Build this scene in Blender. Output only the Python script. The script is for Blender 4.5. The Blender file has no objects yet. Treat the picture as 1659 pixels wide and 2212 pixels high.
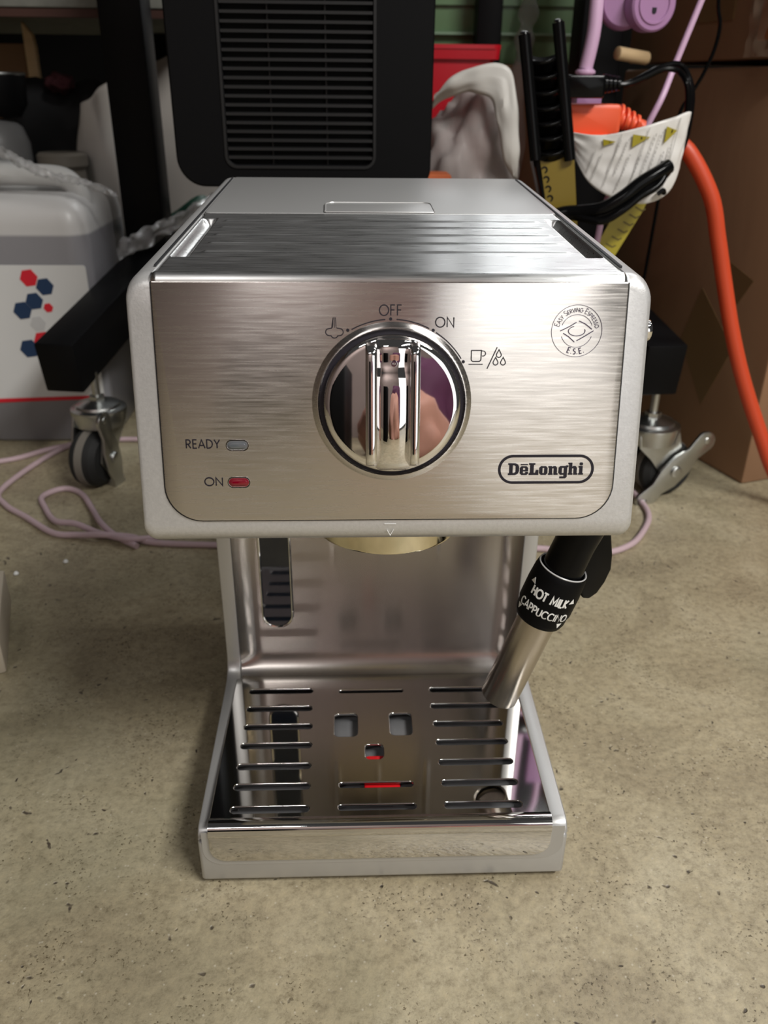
import bpy, bmesh, math, random
from mathutils import Vector, Matrix, noise
random.seed(7)
PI = math.pi
scn = bpy.context.scene
COL = scn.collection

# ------------------------------------------------------------------ camera
cam_d = bpy.data.cameras.new('camera')
cam = bpy.data.objects.new('camera', cam_d); COL.objects.link(cam)
_R = Vector((0.9994, -0.0342, 0.0093)); _F = Vector((0.0347, 0.8916, -0.4514)).normalized()
_R = (_R - _F*_R.dot(_F)).normalized(); _U = _R.cross(_F)
cam.matrix_world = Matrix(((_R.x, _U.x, -_F.x, -0.0133), (_R.y, _U.y, -_F.y, -0.2982),
                           (_R.z, _U.z, -_F.z, 0.3629), (0, 0, 0, 1)))
cam_d.sensor_fit = 'HORIZONTAL'
cam_d.lens = 5.7; cam_d.sensor_width = 5.7*1659/1804.7
cam_d.clip_start = 0.01; cam_d.clip_end = 50
cam_d.dof.use_dof = True; cam_d.dof.focus_distance = 0.345; cam_d.dof.aperture_fstop = 3.0
scn.camera = cam

# ------------------------------------------------------------------ light, exposure
scn.view_settings.view_transform = 'Standard'
scn.view_settings.look = 'None'
scn.view_settings.gamma = 1
scn.view_settings.use_curve_mapping = False
scn.view_settings.exposure = 0.0
w = bpy.data.worlds.new('world'); scn.world = w; w.use_nodes = True
bg = w.node_tree.nodes['Background']
bg.inputs[0].default_value = (0.75, 0.74, 0.73, 1); bg.inputs[1].default_value = 0.065

def area(name, loc, target, sx, sy, power, col=(1, 1, 1)):
    l = bpy.data.lights.new(name, 'AREA'); l.shape = 'RECTANGLE'; l.size = sx; l.size_y = sy
    l.energy = power; l.color = col
    o = bpy.data.objects.new(name, l); COL.objects.link(o); o.location = loc
    d = Vector(target) - Vector(loc)
    o.rotation_euler = d.to_track_quat('-Z', 'Y').to_euler()
    return o
area('ceiling_lamp_front', (0.86, -0.86, 1.60), (0.45, -0.55, 0), 0.85, 0.10, 38, (1.0, 0.98, 0.94))
area('ceiling_lamp_middle', (1.35, 0.25, 2.4), (1.0, 0.3, 0), 0.16, 1.2, 8, (1.0, 0.99, 0.96))
area('panel_reflection_light', (1.55, -3.12, 1.05), (1.55, 0, 1.05), 1.7, 2.0, 16, (1.0, 0.99, 0.975))  # unseen bright area, added so the right of the front panel mirrors it
area('wall_fill_light', (-0.7, -2.2, 2.5), (-0.5, -3.2, 0.6), 0.9, 0.2, 34, (1.0, 0.97, 0.94))  # added fill on the front wall, to brighten its reflection in the steel
area('top_reflection_light', (0.70, 1.97, 1.05), (0.70, 0, 1.05), 1.0, 0.9, 3.6, (0.98, 0.99, 1.0))  # unseen bright area, added for the steel top to reflect
area('ceiling_lamp_rear', (0.95, 1.45, 2.0), (0.7, 1.0, 0), 1.3, 0.2, 15, (0.97, 0.99, 1.0))

# ------------------------------------------------------------------ materials
MATS = {}
def mat(name, col, rough=0.5, metal=0.0, var=0.0, vscale=20.0, vstretch=(1, 1, 1), bump=0.0, bscale=200.0,
        aniso=0.0, spec=0.5, trans=0.0, alpha=1.0, coat=0.0, emit=None, ior=1.45, rvar=0.0, arot=0.25):
    if name in MATS: return MATS[name]
    m = bpy.data.materials.new(name); m.use_nodes = True; MATS[name] = m
    nt = m.node_tree; N = nt.nodes; L = nt.links; b = N['Principled BSDF']
    b.inputs['Base Color'].default_value = (*col, 1); b.inputs['Roughness'].default_value = rough
    b.inputs['Metallic'].default_value = metal; b.inputs['IOR'].default_value = ior
    b.inputs['Transmission Weight'].default_value = trans; b.inputs['Alpha'].default_value = alpha
    b.inputs['Coat Weight'].default_value = coat; b.inputs['Specular IOR Level'].default_value = spec
    tc = N.new('ShaderNodeTexCoord'); mp = N.new('ShaderNodeMapping'); mp.inputs['Scale'].default_value = vstretch
    L.new(tc.outputs['Object'], mp.inputs[0])
    nz = N.new('ShaderNodeTexNoise'); nz.inputs['Scale'].default_value = vscale; nz.inputs['Detail'].default_value = 4
    L.new(mp.outputs[0], nz.inputs['Vector'])
    if var > 0 or rvar > 0:
        if var > 0:
            mx = N.new('ShaderNodeMix'); mx.data_type = 'RGBA'
            mx.inputs[6].default_value = (*[c*(1-var) for c in col], 1)
            mx.inputs[7].default_value = (*[min(1, c*(1+var)) for c in col], 1)
            L.new(nz.outputs[0], mx.inputs[0]); L.new(mx.outputs[2], b.inputs['Base Color'])
        if rvar > 0:
            mr = N.new('ShaderNodeMapRange'); mr.inputs['From Min'].default_value = .3; mr.inputs['From Max'].default_value = .7
            mr.inputs['To Min'].default_value = rough-rvar; mr.inputs['To Max'].default_value = rough+rvar
            L.new(nz.outputs[0], mr.inputs[0]); L.new(mr.outputs[0], b.inputs['Roughness'])
    if bump > 0:
        n2 = N.new('ShaderNodeTexNoise'); n2.inputs['Scale'].default_value = bscale; n2.inputs['Detail'].default_value = 3
        L.new(mp.outputs[0], n2.inputs['Vector'])
        bp = N.new('ShaderNodeBump'); bp.inputs['Strength'].default_value = 1; bp.inputs['Distance'].default_value = bump
        L.new(n2.outputs[0], bp.inputs['Height']); L.new(bp.outputs[0], b.inputs['Normal'])
    if aniso > 0:
        b.inputs['Anisotropic'].default_value = aniso; b.inputs['Anisotropic Rotation'].default_value = arot
        cx = N.new('ShaderNodeCombineXYZ'); cx.inputs[0].default_value = 1
        L.new(cx.outputs[0], b.inputs['Tangent'])
    if emit:
        b.inputs['Emission Color'].default_value = (*emit[0], 1); b.inputs['Emission Strength'].default_value = emit[1]
    return m

def floor_mat():
    m = bpy.data.materials.new('stained_concrete'); m.use_nodes = True
    nt = m.node_tree; N = nt.nodes; L = nt.links; b = N['Principled BSDF']
    tc = N.new('ShaderNodeTexCoord')
    def nz(scale, det, dist=0.0, rough=.55):
        n = N.new('ShaderNodeTexNoise'); n.inputs['Scale'].default_value = scale; n.inputs['Detail'].default_value = det
        n.inputs['Distortion'].default_value = dist; n.inputs['Roughness'].default_value = rough
        L.new(tc.outputs['Object'], n.inputs['Vector']); return n
    def ramp(src, stops):
        r = N.new('ShaderNodeValToRGB'); e = r.color_ramp.elements
        while len(e) < len(stops): e.new(0.5)
        for q, (p, c) in zip(e, stops): q.position = p; q.color = (*c, 1)
        L.new(src, r.inputs[0]); return r
    def mix(a, bb, fac, mode='MIX'):
        x = N.new('ShaderNodeMix'); x.data_type = 'RGBA'; x.blend_type = mode
        L.new(a, x.inputs[6]); L.new(bb, x.inputs[7])
        if isinstance(fac, float): x.inputs[0].default_value = fac
        else: L.new(fac, x.inputs[0])
        return x
    base = ramp(nz(11, 9, 0.8, .66).outputs[0], [(.30, (.25, .215, .15)), (.5, (.345, .305, .215)), (.72, (.44, .40, .30))])
    fine = ramp(nz(170, 9, .0, .8).outputs[0], [(.33, (.58, .55, .51)), (.50, (1, 1, 1)), (.66, (1.22, 1.2, 1.17))])
    c1 = mix(base.outputs[0], fine.outputs[0], 1.0, 'MULTIPLY')
    # green grey tint blotches
    g = ramp(nz(4.2, 3, 1.0).outputs[0], [(.45, (0, 0, 0)), (.7, (1, 1, 1))])
    rgb = N.new('ShaderNodeRGB'); rgb.outputs[0].default_value = (.25, .25, .18, 1)
    c2 = mix(c1.outputs[2], rgb.outputs[0], 0.0)
    ml = N.new('ShaderNodeMath'); ml.operation = 'MULTIPLY'; ml.inputs[1].default_value = .45
    L.new(g.outputs[0], ml.inputs[0]); L.new(ml.outputs[0], c2.inputs[0])
    # dark pits
    vo = N.new('ShaderNodeTexVoronoi'); vo.inputs['Scale'].default_value = 105; vo.inputs['Randomness'].default_value = 1
    dn = nz(40, 3); dm = N.new('ShaderNodeMix'); dm.data_type = 'VECTOR'; dm.inputs[0].default_value = .035
    L.new(tc.outputs['Object'], dm.inputs[4]); L.new(dn.outputs['Color'], dm.inputs[5]); L.new(dm.outputs[1], vo.inputs['Vector'])
    vr = N.new('ShaderNodeMapRange'); vr.inputs['From Min'].default_value = .07; vr.inputs['From Max'].default_value = .15
    vr.inputs['To Min'].default_value = 1; vr.inputs['To Max'].default_value = 0; L.new(vo.outputs['Distance'], vr.inputs[0])
    msk = ramp(nz(23, 2).outputs[0], [(.44, (0, 0, 0)), (.54, (1, 1, 1))])
    mm = N.new('ShaderNodeMath'); mm.operation = 'MULTIPLY'; L.new(vr.outputs[0], mm.inputs[0]); L.new(msk.outputs[0], mm.inputs[1])
    dark = N.new('ShaderNodeRGB'); dark.outputs[0].default_value = (.075, .062, .05, 1)
    c3 = mix(c2.outputs[2], dark.outputs[0], mm.outputs[0])
    # light grains
    vo2 = N.new('ShaderNodeTexVoronoi'); vo2.inputs['Scale'].default_value = 190; L.new(tc.outputs['Object'], vo2.inputs['Vector'])
    v2 = N.new('ShaderNodeMapRange'); v2.inputs['From Min'].default_value = .06; v2.inputs['From Max'].default_value = .14
    v2.inputs['To Min'].default_value = .5; v2.inputs['To Max'].default_value = 0; L.new(vo2.outputs['Distance'], v2.inputs[0])
    lt = N.new('ShaderNodeRGB'); lt.outputs[0].default_value = (.55, .52, .45, 1)
    c4 = mix(c3.outputs[2], lt.outputs[0], v2.outputs[0])
    n6 = nz(520, 3); r6 = ramp(n6.outputs[0], [(.34, (.30, .27, .23)), (.42, (1, 1, 1))])
    r6b = ramp(nz(30, 3).outputs[0], [(.45, (0, 0, 0)), (.6, (1, 1, 1))])
    c5 = mix(c4.outputs[2], r6.outputs[0], 1.0, 'MULTIPLY'); L.new(r6b.outputs[0], c5.inputs[0])
    warm = N.new('ShaderNodeRGB'); warm.outputs[0].default_value = (1.0, .965, .90, 1)
    c6 = mix(c5.outputs[2], warm.outputs[0], 1.0, 'MULTIPLY')
    L.new(c6.outputs[2], b.inputs['Base Color'])
    b.inputs['Roughness'].default_value = .42
    bp = N.new('ShaderNodeBump'); bp.inputs['Strength'].default_value = .8; bp.inputs['Distance'].default_value = .0006
    sb = N.new('ShaderNodeMath'); sb.operation = 'SUBTRACT'; L.new(nz(260, 5).outputs[0], sb.inputs[0]); L.new(mm.outputs[0], sb.inputs[1])
    L.new(sb.outputs[0], bp.inputs['Height']); L.new(bp.outputs[0], b.inputs['Normal'])
    return m

silver = mat('silver_plastic', (.57, .565, .56), .38, .55, var=.13, vscale=750, bump=.00005, bscale=1400)
silver_s = mat('silver_plastic_smooth', (.50, .497, .49), .34, .6)
brushed = mat('brushed_steel', (.63, .60, .58), .25, 1, var=.07, vscale=1.0, vstretch=(60, 1300, 1300), bump=.000012, bscale=1.3, aniso=.95, rvar=.05)
topsteel = mat('brushed_steel_top', (.72, .73, .73), .31, 1, var=.08, vscale=1.0, vstretch=(60, 1300, 1300), bump=.00001, bscale=1.3, aniso=.88, rvar=.05)
mirror = mat('polished_steel', (.66, .65, .635), .045, 1)
splash = mat('satin_steel', (.42, .39, .37), .24, 1, var=.05, vscale=1, vstretch=(700, 700, 20), aniso=.85)
tube_st = mat('tube_steel', (.55, .50, .44), .25, 1, aniso=.5)
chrome = mat('chrome', (.80, .78, .77), .03, 1)
zinc = mat('zinc_plated_steel', (.52, .53, .52), .28, 1, var=.2, vscale=60)
brass = mat('gold_toned_steel', (.80, .72, .52), .12, 1)
ink = mat('black_ink', (.008, .006, .012), .5)
inkv = mat('violet_ink', (.035, .02, .06), .5)
blackp = mat('black_plastic', (.003, .003, .0032), .16, spec=.16)
blackm = mat('matte_black_plastic', (.0025, .0025, .003), .55, bump=.00004, bscale=900, spec=.14)
blacks = mat('black_powder_coated_steel', (.0035, .0035, .004), .45, bump=.00006, bscale=500, spec=.13)
whitep = mat('white_print', (.80, .80, .78), .5)
darkgap = mat('dark_gap', (.02, .02, .022), .5)
basin_m = mat('grey_basin_plastic', (.15, .15, .155), .22)
navy = mat('dark_tank_window', (.006, .010, .018), .06, coat=.5)
ledg = mat('smoked_lens', (.10, .11, .12), .08, coat=1)
ledr = mat('red_lens', (.17, .002, .012), .08, coat=1)
redp = mat('red_plastic', (.62, .01, .015), .35)
rubber = mat('black_rubber', (.012, .012, .012), .7)
greyr = mat('grey_wheel_rubber', (.16, .145, .125), .6)
cardb = mat('brown_cardboard', (.26, .145, .078), .75, var=.25, vscale=9, vstretch=(1, 1, .25), bump=.0003, bscale=60)
cardb2 = mat('brown_cardboard_pale', (.22, .125, .065), .75, var=.2, vscale=9, bump=.0003, bscale=60)
cardo = mat('orange_cardboard', (.36, .14, .05), .7, var=.2, vscale=20)
tape = mat('yellowed_packing_tape', (.19, .115, .05), .5)
orange = mat('orange_cable_jacket', (.56, .062, .02), .42)
orangep = mat('orange_plug_plastic', (.85, .12, .045), .4)
pinkc = mat('mauve_cable_jacket', (.50, .37, .40), .5)
pinkp = mat('lilac_plastic', (.36, .195, .36), .38)
pinkl = mat('lilac_cable_jacket', (.58, .38, .55), .4)
redbin = mat('red_bin_plastic', (.55, .008, .02), .35)
whitefilm = mat('white_plastic_film', (.62, .60, .56), .4, var=.08, vscale=30)
clearfilm = mat('clear_plastic_film', (.9, .9, .9), .12, trans=.85, ior=1.25, alpha=.55)
bagm = mat('hazy_plastic_bag', (.42, .38, .365), .32, trans=.25, ior=1.15, alpha=.86)
greent = mat('green_tote_plastic', (.13, .22, .115), .3)
canm = mat('milky_can_plastic', (.52, .52, .51), .38, var=.05, vscale=15)
yellowl = mat('yellow_label', (.33, .27, .012), .4, var=.15, vscale=50)
mustard = mat('mustard_panel', (.17, .115, .008), .45)
whitetag = mat('white_tag_vinyl', (.68, .66, .63), .35, bump=.0006, bscale=60)
wood = mat('pale_wood', (.70, .50, .28), .55, var=.2, vscale=15, vstretch=(1, 1, 8))
greyslab = mat('grey_shelf_board', (.16, .16, .14), .8, var=.35, vscale=60)
wallm = mat('dark_wall_paint', (.006, .0058, .0055), .9, spec=.05)
boardw = mat('off_white_board', (.43, .40, .37), .6, var=.06, vscale=6)
whitebox = mat('off_white_carton', (.50, .44, .35), .6, var=.08, vscale=12)
navyink = mat('navy_print', (.012, .035, .09), .5)
redink = mat('red_print', (.60, .015, .03), .5)
greytxt = mat('grey_print', (.42, .41, .39), .6)
clothb = mat('black_fabric', (.006, .006, .007), .85, bump=.001, bscale=80)
clothr = mat('dark_red_fabric', (.035, .004, .007), .9)
greenc = mat('green_hose_rubber', (.01, .055, .035), .4)

# ------------------------------------------------------------------ mesh helpers
def frame(o, x, y, z=None):
    x = Vector(x).normalized(); y = Vector(y).normalized(); z = x.cross(y) if z is None else Vector(z)
    return Matrix(((x.x, y.x, z.x, o[0]), (x.y, y.y, z.y, o[1]), (x.z, y.z, z.z, o[2]), (0, 0, 0, 1)))
def axis_frame(p0, p1, hint=(0, -1, 0)):
    z = (Vector(p1)-Vector(p0)).normalized(); x = Vector(hint).cross(z)
    if x.length < 1e-4: x = Vector((1, 0, 0)).cross(z)
    x.normalize(); y = z.cross(x)
    return frame(p0, x, y, z)

class MB:
    def __init__(s): s.v = []; s.f = []
    def add(s, vs, fs, M=None):
        o = len(s.v)
        s.v += [tuple(M @ Vector(p)) if M is not None else tuple(p) for p in vs]
        s.f += [tuple(i+o for i in f) for f in fs]; return s
    def box(s, a, b, M=None):
        x0, y0, z0 = a; x1, y1, z1 = b
        v = [(x0, y0, z0), (x1, y0, z0), (x1, y1, z0), (x0, y1, z0), (x0, y0, z1), (x1, y0, z1), (x1, y1, z1), (x0, y1, z1)]
        return s.add(v, [(3, 2, 1, 0), (4, 5, 6, 7), (0, 1, 5, 4), (1, 2, 6, 5), (2, 3, 7, 6), (3, 0, 4, 7)], M)
    def prism(s, poly, z0, z1, M=None):
        n = len(poly)
        v = [(p[0], p[1], z0) for p in poly] + [(p[0], p[1], z1) for p in poly]
        f = [tuple(range(n-1, -1, -1)), tuple(range(n, 2*n))] + [(i, (i+1) % n, n+(i+1) % n, n+i) for i in range(n)]
        return s.add(v, f, M)
    def lathe(s, prof, M=None, n=48, cap=True):
        v = []; f = []; k = len(prof)
        for i in range(n):
            a = 2*PI*i/n
            for r, z in prof: v.append((r*math.cos(a), r*math.sin(a), z))
        for i in range(n):
            j = (i+1) % n
            for q in range(k-1): f.append((i*k+q, j*k+q, j*k+q+1, i*k+q+1))
        if cap:
            f.append(tuple(i*k for i in range(n-1, -1, -1))); f.append(tuple(i*k+k-1 for i in range(n)))
        return s.add(v, f, M)
    def cyl(s, p0, p1, r0, r1=None, n=24):
        r1 = r0 if r1 is None else r1
        L = (Vector(p1)-Vector(p0)).length
        return s.lathe([(r0, 0), (r1, L)], axis_frame(p0, p1), n)
    def loft(s, rings, cap=True, closed=True):
        n = len(rings[0]); v = [p for r in rings for p in r]; f = []
        for k in range(len(rings)-1):
            for i in range(n if closed else n-1):
                j = (i+1) % n; f.append((k*n+i, k*n+j, (k+1)*n+j, (k+1)*n+i))
        if cap: f.append(tuple(range(n-1, -1, -1))); f.append(tuple((len(rings)-1)*n+i for i in range(n)))
        return s.add(v, f)
    def tube(s, pts, r, n=12, smooth=6, rz=None):
        P = catmull(pts, smooth) if smooth else [Vector(p) for p in pts]
        rings = []; up = Vector((0, 0, 1)); prev = None
        for i, p in enumerate(P):
            t = (P[min(i+1, len(P)-1)]-P[max(i-1, 0)]).normalized()
            if prev is None:
                x = t.cross(up)
                if x.length < .1: x = t.cross(Vector((1, 0, 0)))
            else: x = prev - t*prev.dot(t)
            x.normalize(); prev = x; y = t.cross(x)
            rr = r(i/(len(P)-1)) if callable(r) else r
            rings.append([tuple(p + x*math.cos(2*PI*k/n)*rr + y*math.sin(2*PI*k/n)*rr*(rz or 1)) for k in range(n)])
        return s.loft(rings)
    def grid(s, fn, nu, nv, flip=False):
        v = [tuple(fn(i/nu, j/nv)) for j in range(nv+1) for i in range(nu+1)]
        f = []
        for j in range(nv):
            for i in range(nu):
                a = j*(nu+1)+i; q = (a, a+1, a+nu+2, a+nu+1); f.append(q[::-1] if flip else q)
        return s.add(v, f)
    def ribbon(s, pts, wd, M=None, z=0.0, t=0.00012, closed=False, fn=None, jag=None):
        P = [Vector((p[0], p[1])) for p in pts]; n = len(P); Lf = []; Rt = []
        for i in range(n):
            a = P[(i-1) % n] if (closed or i > 0) else P[i]; b = P[(i+1) % n] if (closed or i < n-1) else P[i]
            d1 = (P[i]-a); d2 = (b-P[i])
            d1 = d1.normalized() if d1.length > 1e-9 else d2.normalized(); d2 = d2.normalized() if d2.length > 1e-9 else d1
            t_ = (d1+d2); t_ = t_.normalized() if t_.length > 1e-6 else d1
            nn = Vector((-t_.y, t_.x)); c = max(.45, nn.dot(Vector((-d1.y, d1.x))))
            h = (wd/2)/c; Lf.append(P[i]+nn*h); Rt.append(P[i]-nn*h)
        g = fn or (lambda x, y, zz: (x, y, zz))
        v = [g(p.x, p.y, z) for p in Lf]+[g(p.x, p.y, z) for p in Rt]+[g(p.x, p.y, z+t) for p in Lf]+[g(p.x, p.y, z+t) for p in Rt]
        f = []
        for i in range(n if closed else n-1):
            j = (i+1) % n
            f += [(2*n+i, 3*n+i, 3*n+j, 2*n+j), (i, j, n+j, n+i), (i, 2*n+i, 2*n+j, j), (n+i, n+j, 3*n+j, 3*n+i)]
        if not closed: f += [(0, n, 3*n, 2*n), (n-1, 3*n-1, 4*n-1, 2*n-1)]
        return s.add(v, f, M)
    def build(s, name, m, parent=None, bevel=0, seg=2, ang=35, flat=False, loc=None):
        bm = bmesh.new(); vs = [bm.verts.new(p) for p in s.v]
        for f in s.f:
            if len(set(f)) > 2:
                try: bm.faces.new([vs[i] for i in f])
                except ValueError: pass
        bmesh.ops.recalc_face_normals(bm, faces=bm.faces)
        A = math.radians(ang)
        if bevel:
            es = [e for e in bm.edges if len(e.link_faces) == 2 and e.calc_face_angle(0) > A]
            bmesh.ops.bevel(bm, geom=es, offset=bevel, segments=seg, profile=.5, affect='EDGES', clamp_overlap=True)
        if not flat:
            for f in bm.faces: f.smooth = True
            for e in bm.edges:
                if len(e.link_faces) == 2 and e.calc_face_angle(0) > A: e.smooth = False
        me = bpy.data.meshes.new(name); bm.to_mesh(me); bm.free(); me.materials.append(m)
        o = bpy.data.objects.new(name, me); COL.objects.link(o)
        if parent is not None:
            o.parent = parent
            o.matrix_parent_inverse = Matrix.Translation(parent_world(parent)).inverted()
        return o
def parent_world(p):
    v = Vector(p.location)
    return v if p.parent is None else v  # parts keep location 0, so only roots move
def catmull(pts, k):
    P = [Vector(p) for p in pts]; out = []
    for i in range(len(P)-1):
        a = P[max(i-1, 0)]; b = P[i]; c = P[i+1]; d = P[min(i+2, len(P)-1)]
        for q in range(k):
            t = q/k
            out.append(.5*((2*b)+(c-a)*t+(2*a-5*b+4*c-d)*t*t+(3*b-3*c+d-a)*t**3))
    out.append(P[-1]); return out
def tag(o, label=None, cat=None, group=None, kind=None):
    if label: o['label'] = label
    if cat: o['category'] = cat
    if group: o['group'] = group
    if kind: o['kind'] = kind
    return o
def thing(name, loc, label, cat, group=None):
    o = bpy.data.objects.new(name, None); COL.objects.link(o); o.location = loc
    o.empty_display_size = .02
    return tag(o, label, cat, group)
def rrect(x0, y0, x1, y1, r, n=6):
    rs = r if isinstance(r, (list, tuple)) else [r]*4   # bl, br, tr, tl
    out = []
    for (cx, cy, a0), rr in zip([(x0, y0, PI), (x1, y0, 1.5*PI), (x1, y1, 0), (x0, y1, .5*PI)], rs):
        sx = 1 if cx == x0 else -1; sy = 1 if cy == y0 else -1
        for k in range(n+1):
            a = a0+.5*PI*k/n; out.append((cx+sx*rr+rr*math.cos(a), cy+sy*rr+rr*math.sin(a)))
    return out
def arc(cx, cy, r, a0, a1, n=16, ry=None):
    ry = ry or r
    return [(cx+r*math.cos(math.radians(a0+(a1-a0)*k/n)), cy+ry*math.sin(math.radians(a0+(a1-a0)*k/n))) for k in range(n+1)]
def plate(name, outer, holes, t, M, m, parent, bev=0.0):
    """sheet with real holes: filled 2D curve turned into a mesh"""
    cu = bpy.data.curves.new(name, 'CURVE'); cu.dimensions = '2D'; cu.fill_mode = 'BOTH'
    cu.extrude = max(t/2-bev, 1e-5); cu.bevel_depth = bev; cu.bevel_resolution = 1; cu.offset = -bev
    for lp in [outer]+holes:
        sp = cu.splines.new('POLY'); sp.points.add(len(lp)-1); sp.use_cyclic_u = True
        for q, p in zip(sp.points, lp): q.co = (p[0], p[1], 0, 1)
    tmp = bpy.data.objects.new(name, cu); COL.objects.link(tmp)
    dg = bpy.context.evaluated_depsgraph_get()
    me = bpy.data.meshes.new_from_object(tmp.evaluated_get(dg))
    bpy.data.objects.remove(tmp); bpy.data.curves.remove(cu)
    me.transform(M); me.materials.clear(); me.materials.append(m); me.name = name
    o = bpy.data.objects.new(name, me); COL.objects.link(o)
    if parent is not None: o.parent = parent; o.matrix_parent_inverse = Matrix.Translation(parent.location).inverted()
    return o

# single-stroke lettering: cap height 1, (width, strokes)
def _A(*a, **k): return arc(*a, **k)
GL = {
 'O': (.98, [_A(.49, .5, .47, 0, 360, 24, .5)]), 'F': (.55, [[(.5, 1), (.08, 1), (.08, 0)], [(.08, .53), (.46, .53)]]),
 'N': (.82, [[(.08, 0), (.08, 1), (.74, 0), (.74, 1)]]), 'E': (.58, [[(.52, 1), (.08, 1), (.08, 0), (.52, 0)], [(.08, .52), (.48, .52)]]),
 'R': (.66, [[(.08, 0), (.08, 1), (.3, 1)]+_A(.3, .74, .26, 90, -90, 8)+[(.08, .48)], [(.28, .48), (.6, 0)]]),
 'A': (.80, [[(.02, 0), (.4, 1), (.78, 0)], [(.16, .33), (.64, .33)]]), 'D': (.82, [[(.08, 0), (.08, 1), (.26, 1)]+_A(.26, .5, .48, 90, -90, 12, .5)+[(.08, 0)]]),
 'Y': (.68, [[(.02, 1), (.34, .48), (.66, 1)], [(.34, .5), (.34, 0)]]), 'V': (.74, [[(.02, 1), (.37, 0), (.72, 1)]]), 'I': (.2, [[(.1, 0), (.1, 1)]]),
 'S': (.56, [_A(.28, .76, .22, 40, 270, 10, .23)+_A(.28, .25, .24, 90, -140, 10, .26)]),
 'G': (.92, [_A(.5, .5, .46, 45, 360, 18, .5)+[(.58, .5)]]), 'P': (.6, [[(.08, 0), (.08, 1), (.3, 1)]+_A(.3, .73, .26, 90, -90, 8)+[(.08, .46)]]),
 'H': (.74, [[(.08, 0), (.08, 1)], [(.66, 0), (.66, 1)], [(.08, .5), (.66, .5)]]), 'T': (.6, [[(.0, 1), (.6, 1)], [(.3, 1), (.3, 0)]]),
 'M': (.92, [[(.08, 0), (.12, 1), (.46, .25), (.8, 1), (.84, 0)]]), 'L': (.5, [[(.08, 1), (.08, 0), (.48, 0)]]),
 'K': (.62, [[(.08, 0), (.08, 1)], [(.56, 1), (.1, .48), (.6, 0)]]), 'C': (.82, [_A(.47, .5, .43, 45, 315, 16, .5)]),
 'U': (.72, [[(.08, 1), (.08, .3)]+_A(.36, .3, .28, 180, 360, 10, .3)+[(.64, 1)]]), '.': (.3, [[(.12, .0), (.12, .1)]]), ' ': (.4, []),
}
def text_width(t, h, gap=.12): return sum(GL[c][0]*h+gap*h for c in t)-gap*h
def write(mb, t, x, y, h, wd, M=None, z=0, sx=1.0, gap=.12, fn=None, th=.00012):
    for c in t:
        w_, st = GL[c]
        for s_ in st: mb.ribbon([(x+p[0]*h*sx, y+p[1]*h) for p in s_], wd, M, z, th, fn=fn)
        x += (w_+gap)*h*sx
    return x

# ================================================================== SETTING
def struct(name, mb, m, **k):
    o = mb.build(name, m, **k); o['kind'] = 'structure'; return o
struct('floor', MB().box((-3, -3.2, -.1), (3, 2.6, 0)), floor_mat())
struct('wall_back', MB().box((-3, 2.0, 0), (3, 2.1, 1.6)), wallm)
struct('wall_left', MB().box((-2.6, -3.2, 0), (-2.5, 2.0, 2.8)), mat('brown_wall_left', (.16, .12, .10), .8, var=.2, vscale=2))
struct('wall_front', MB().box((-2.5, -3.2, 0), (.68, -3.13, 2.8)), mat('warm_brown_wall', (.33, .265, .25), .8, var=.25, vscale=2))
struct('overhead_shade_board', MB().box((-3, .45, 1.02), (.02, 2.0, 1.05)), mat('shade_board_dark', (.05, .05, .05), .8))  # low unseen board overhead, added to darken the left background

# ================================================================== ESPRESSO MACHINE
EM = thing('espresso_machine', (0, .1, 0), 'silver and brushed steel espresso machine with chrome dial and black collared steam wand', 'espresso machine')
FB = Vector((0, -.0201, .2079)); FE = Vector((0, .1825, .9832)).normalized()
FM = frame(FB, (1, 0, 0), FE)            # face frame: x right, y up the face, z outwards
SL = .042
def tz(y): return .3062+SL*y             # height of the steel top
# head housing: rounded outline lofted front to back
def head_ring(d, ins, brise):
    RT = .0046; tr = RT-math.sqrt(max(0, RT*RT-(RT-min(d, RT))**2))
    o = rrect(-.0925+ins, .0+ins*0+brise, .0925-ins, .0992-max(ins, tr), [.004, .004, .0078, .0078], 8)
    tp_ = max(s_ for _, s_ in o); k_ = 27   # points 0..26 end the top right corner
    o = o[:k_]+[(.0832, tp_), (.0831, tp_-.0062), (-.0831, tp_-.0062), (-.0832, tp_)]+o[k_:]
    out = []
    for x, s in o:
        p = FB+FE*s+Vector((x, 0, 0)) + Vector((0, d, d*SL*(s/.0992)))
        if s < .03:      # the bottom stays level
            p.z = p.z
        out.append(tuple(p))
    return out
mb = MB(); rb = .0085
ds = [0, .0003, .0008, .0015, .0024, .0035, .0046, .0062, .0085, .02]
rings = []
for d in ds:
    ins = max(0, .0016-math.sqrt(max(0, .0016**2-(.0016-min(d, .0016))**2)))
    br = rb-math.sqrt(max(0, rb*rb-(rb-min(d, rb))**2))
    rings.append(head_ring(d, ins, br))
last = rings[-1]
def flat_back(y):
    return [(x, y, z+(y-yy)*SL*min(1, max(0, (z-.2079)/.0975))) for x, yy, z in last]
rings.append(flat_back(.12)); rings.append([(x*.995, y, z) for x, y, z in flat_back(.236)])
mb.loft(rings); mb.build('head_housing', silver, EM, ang=40)

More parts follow.
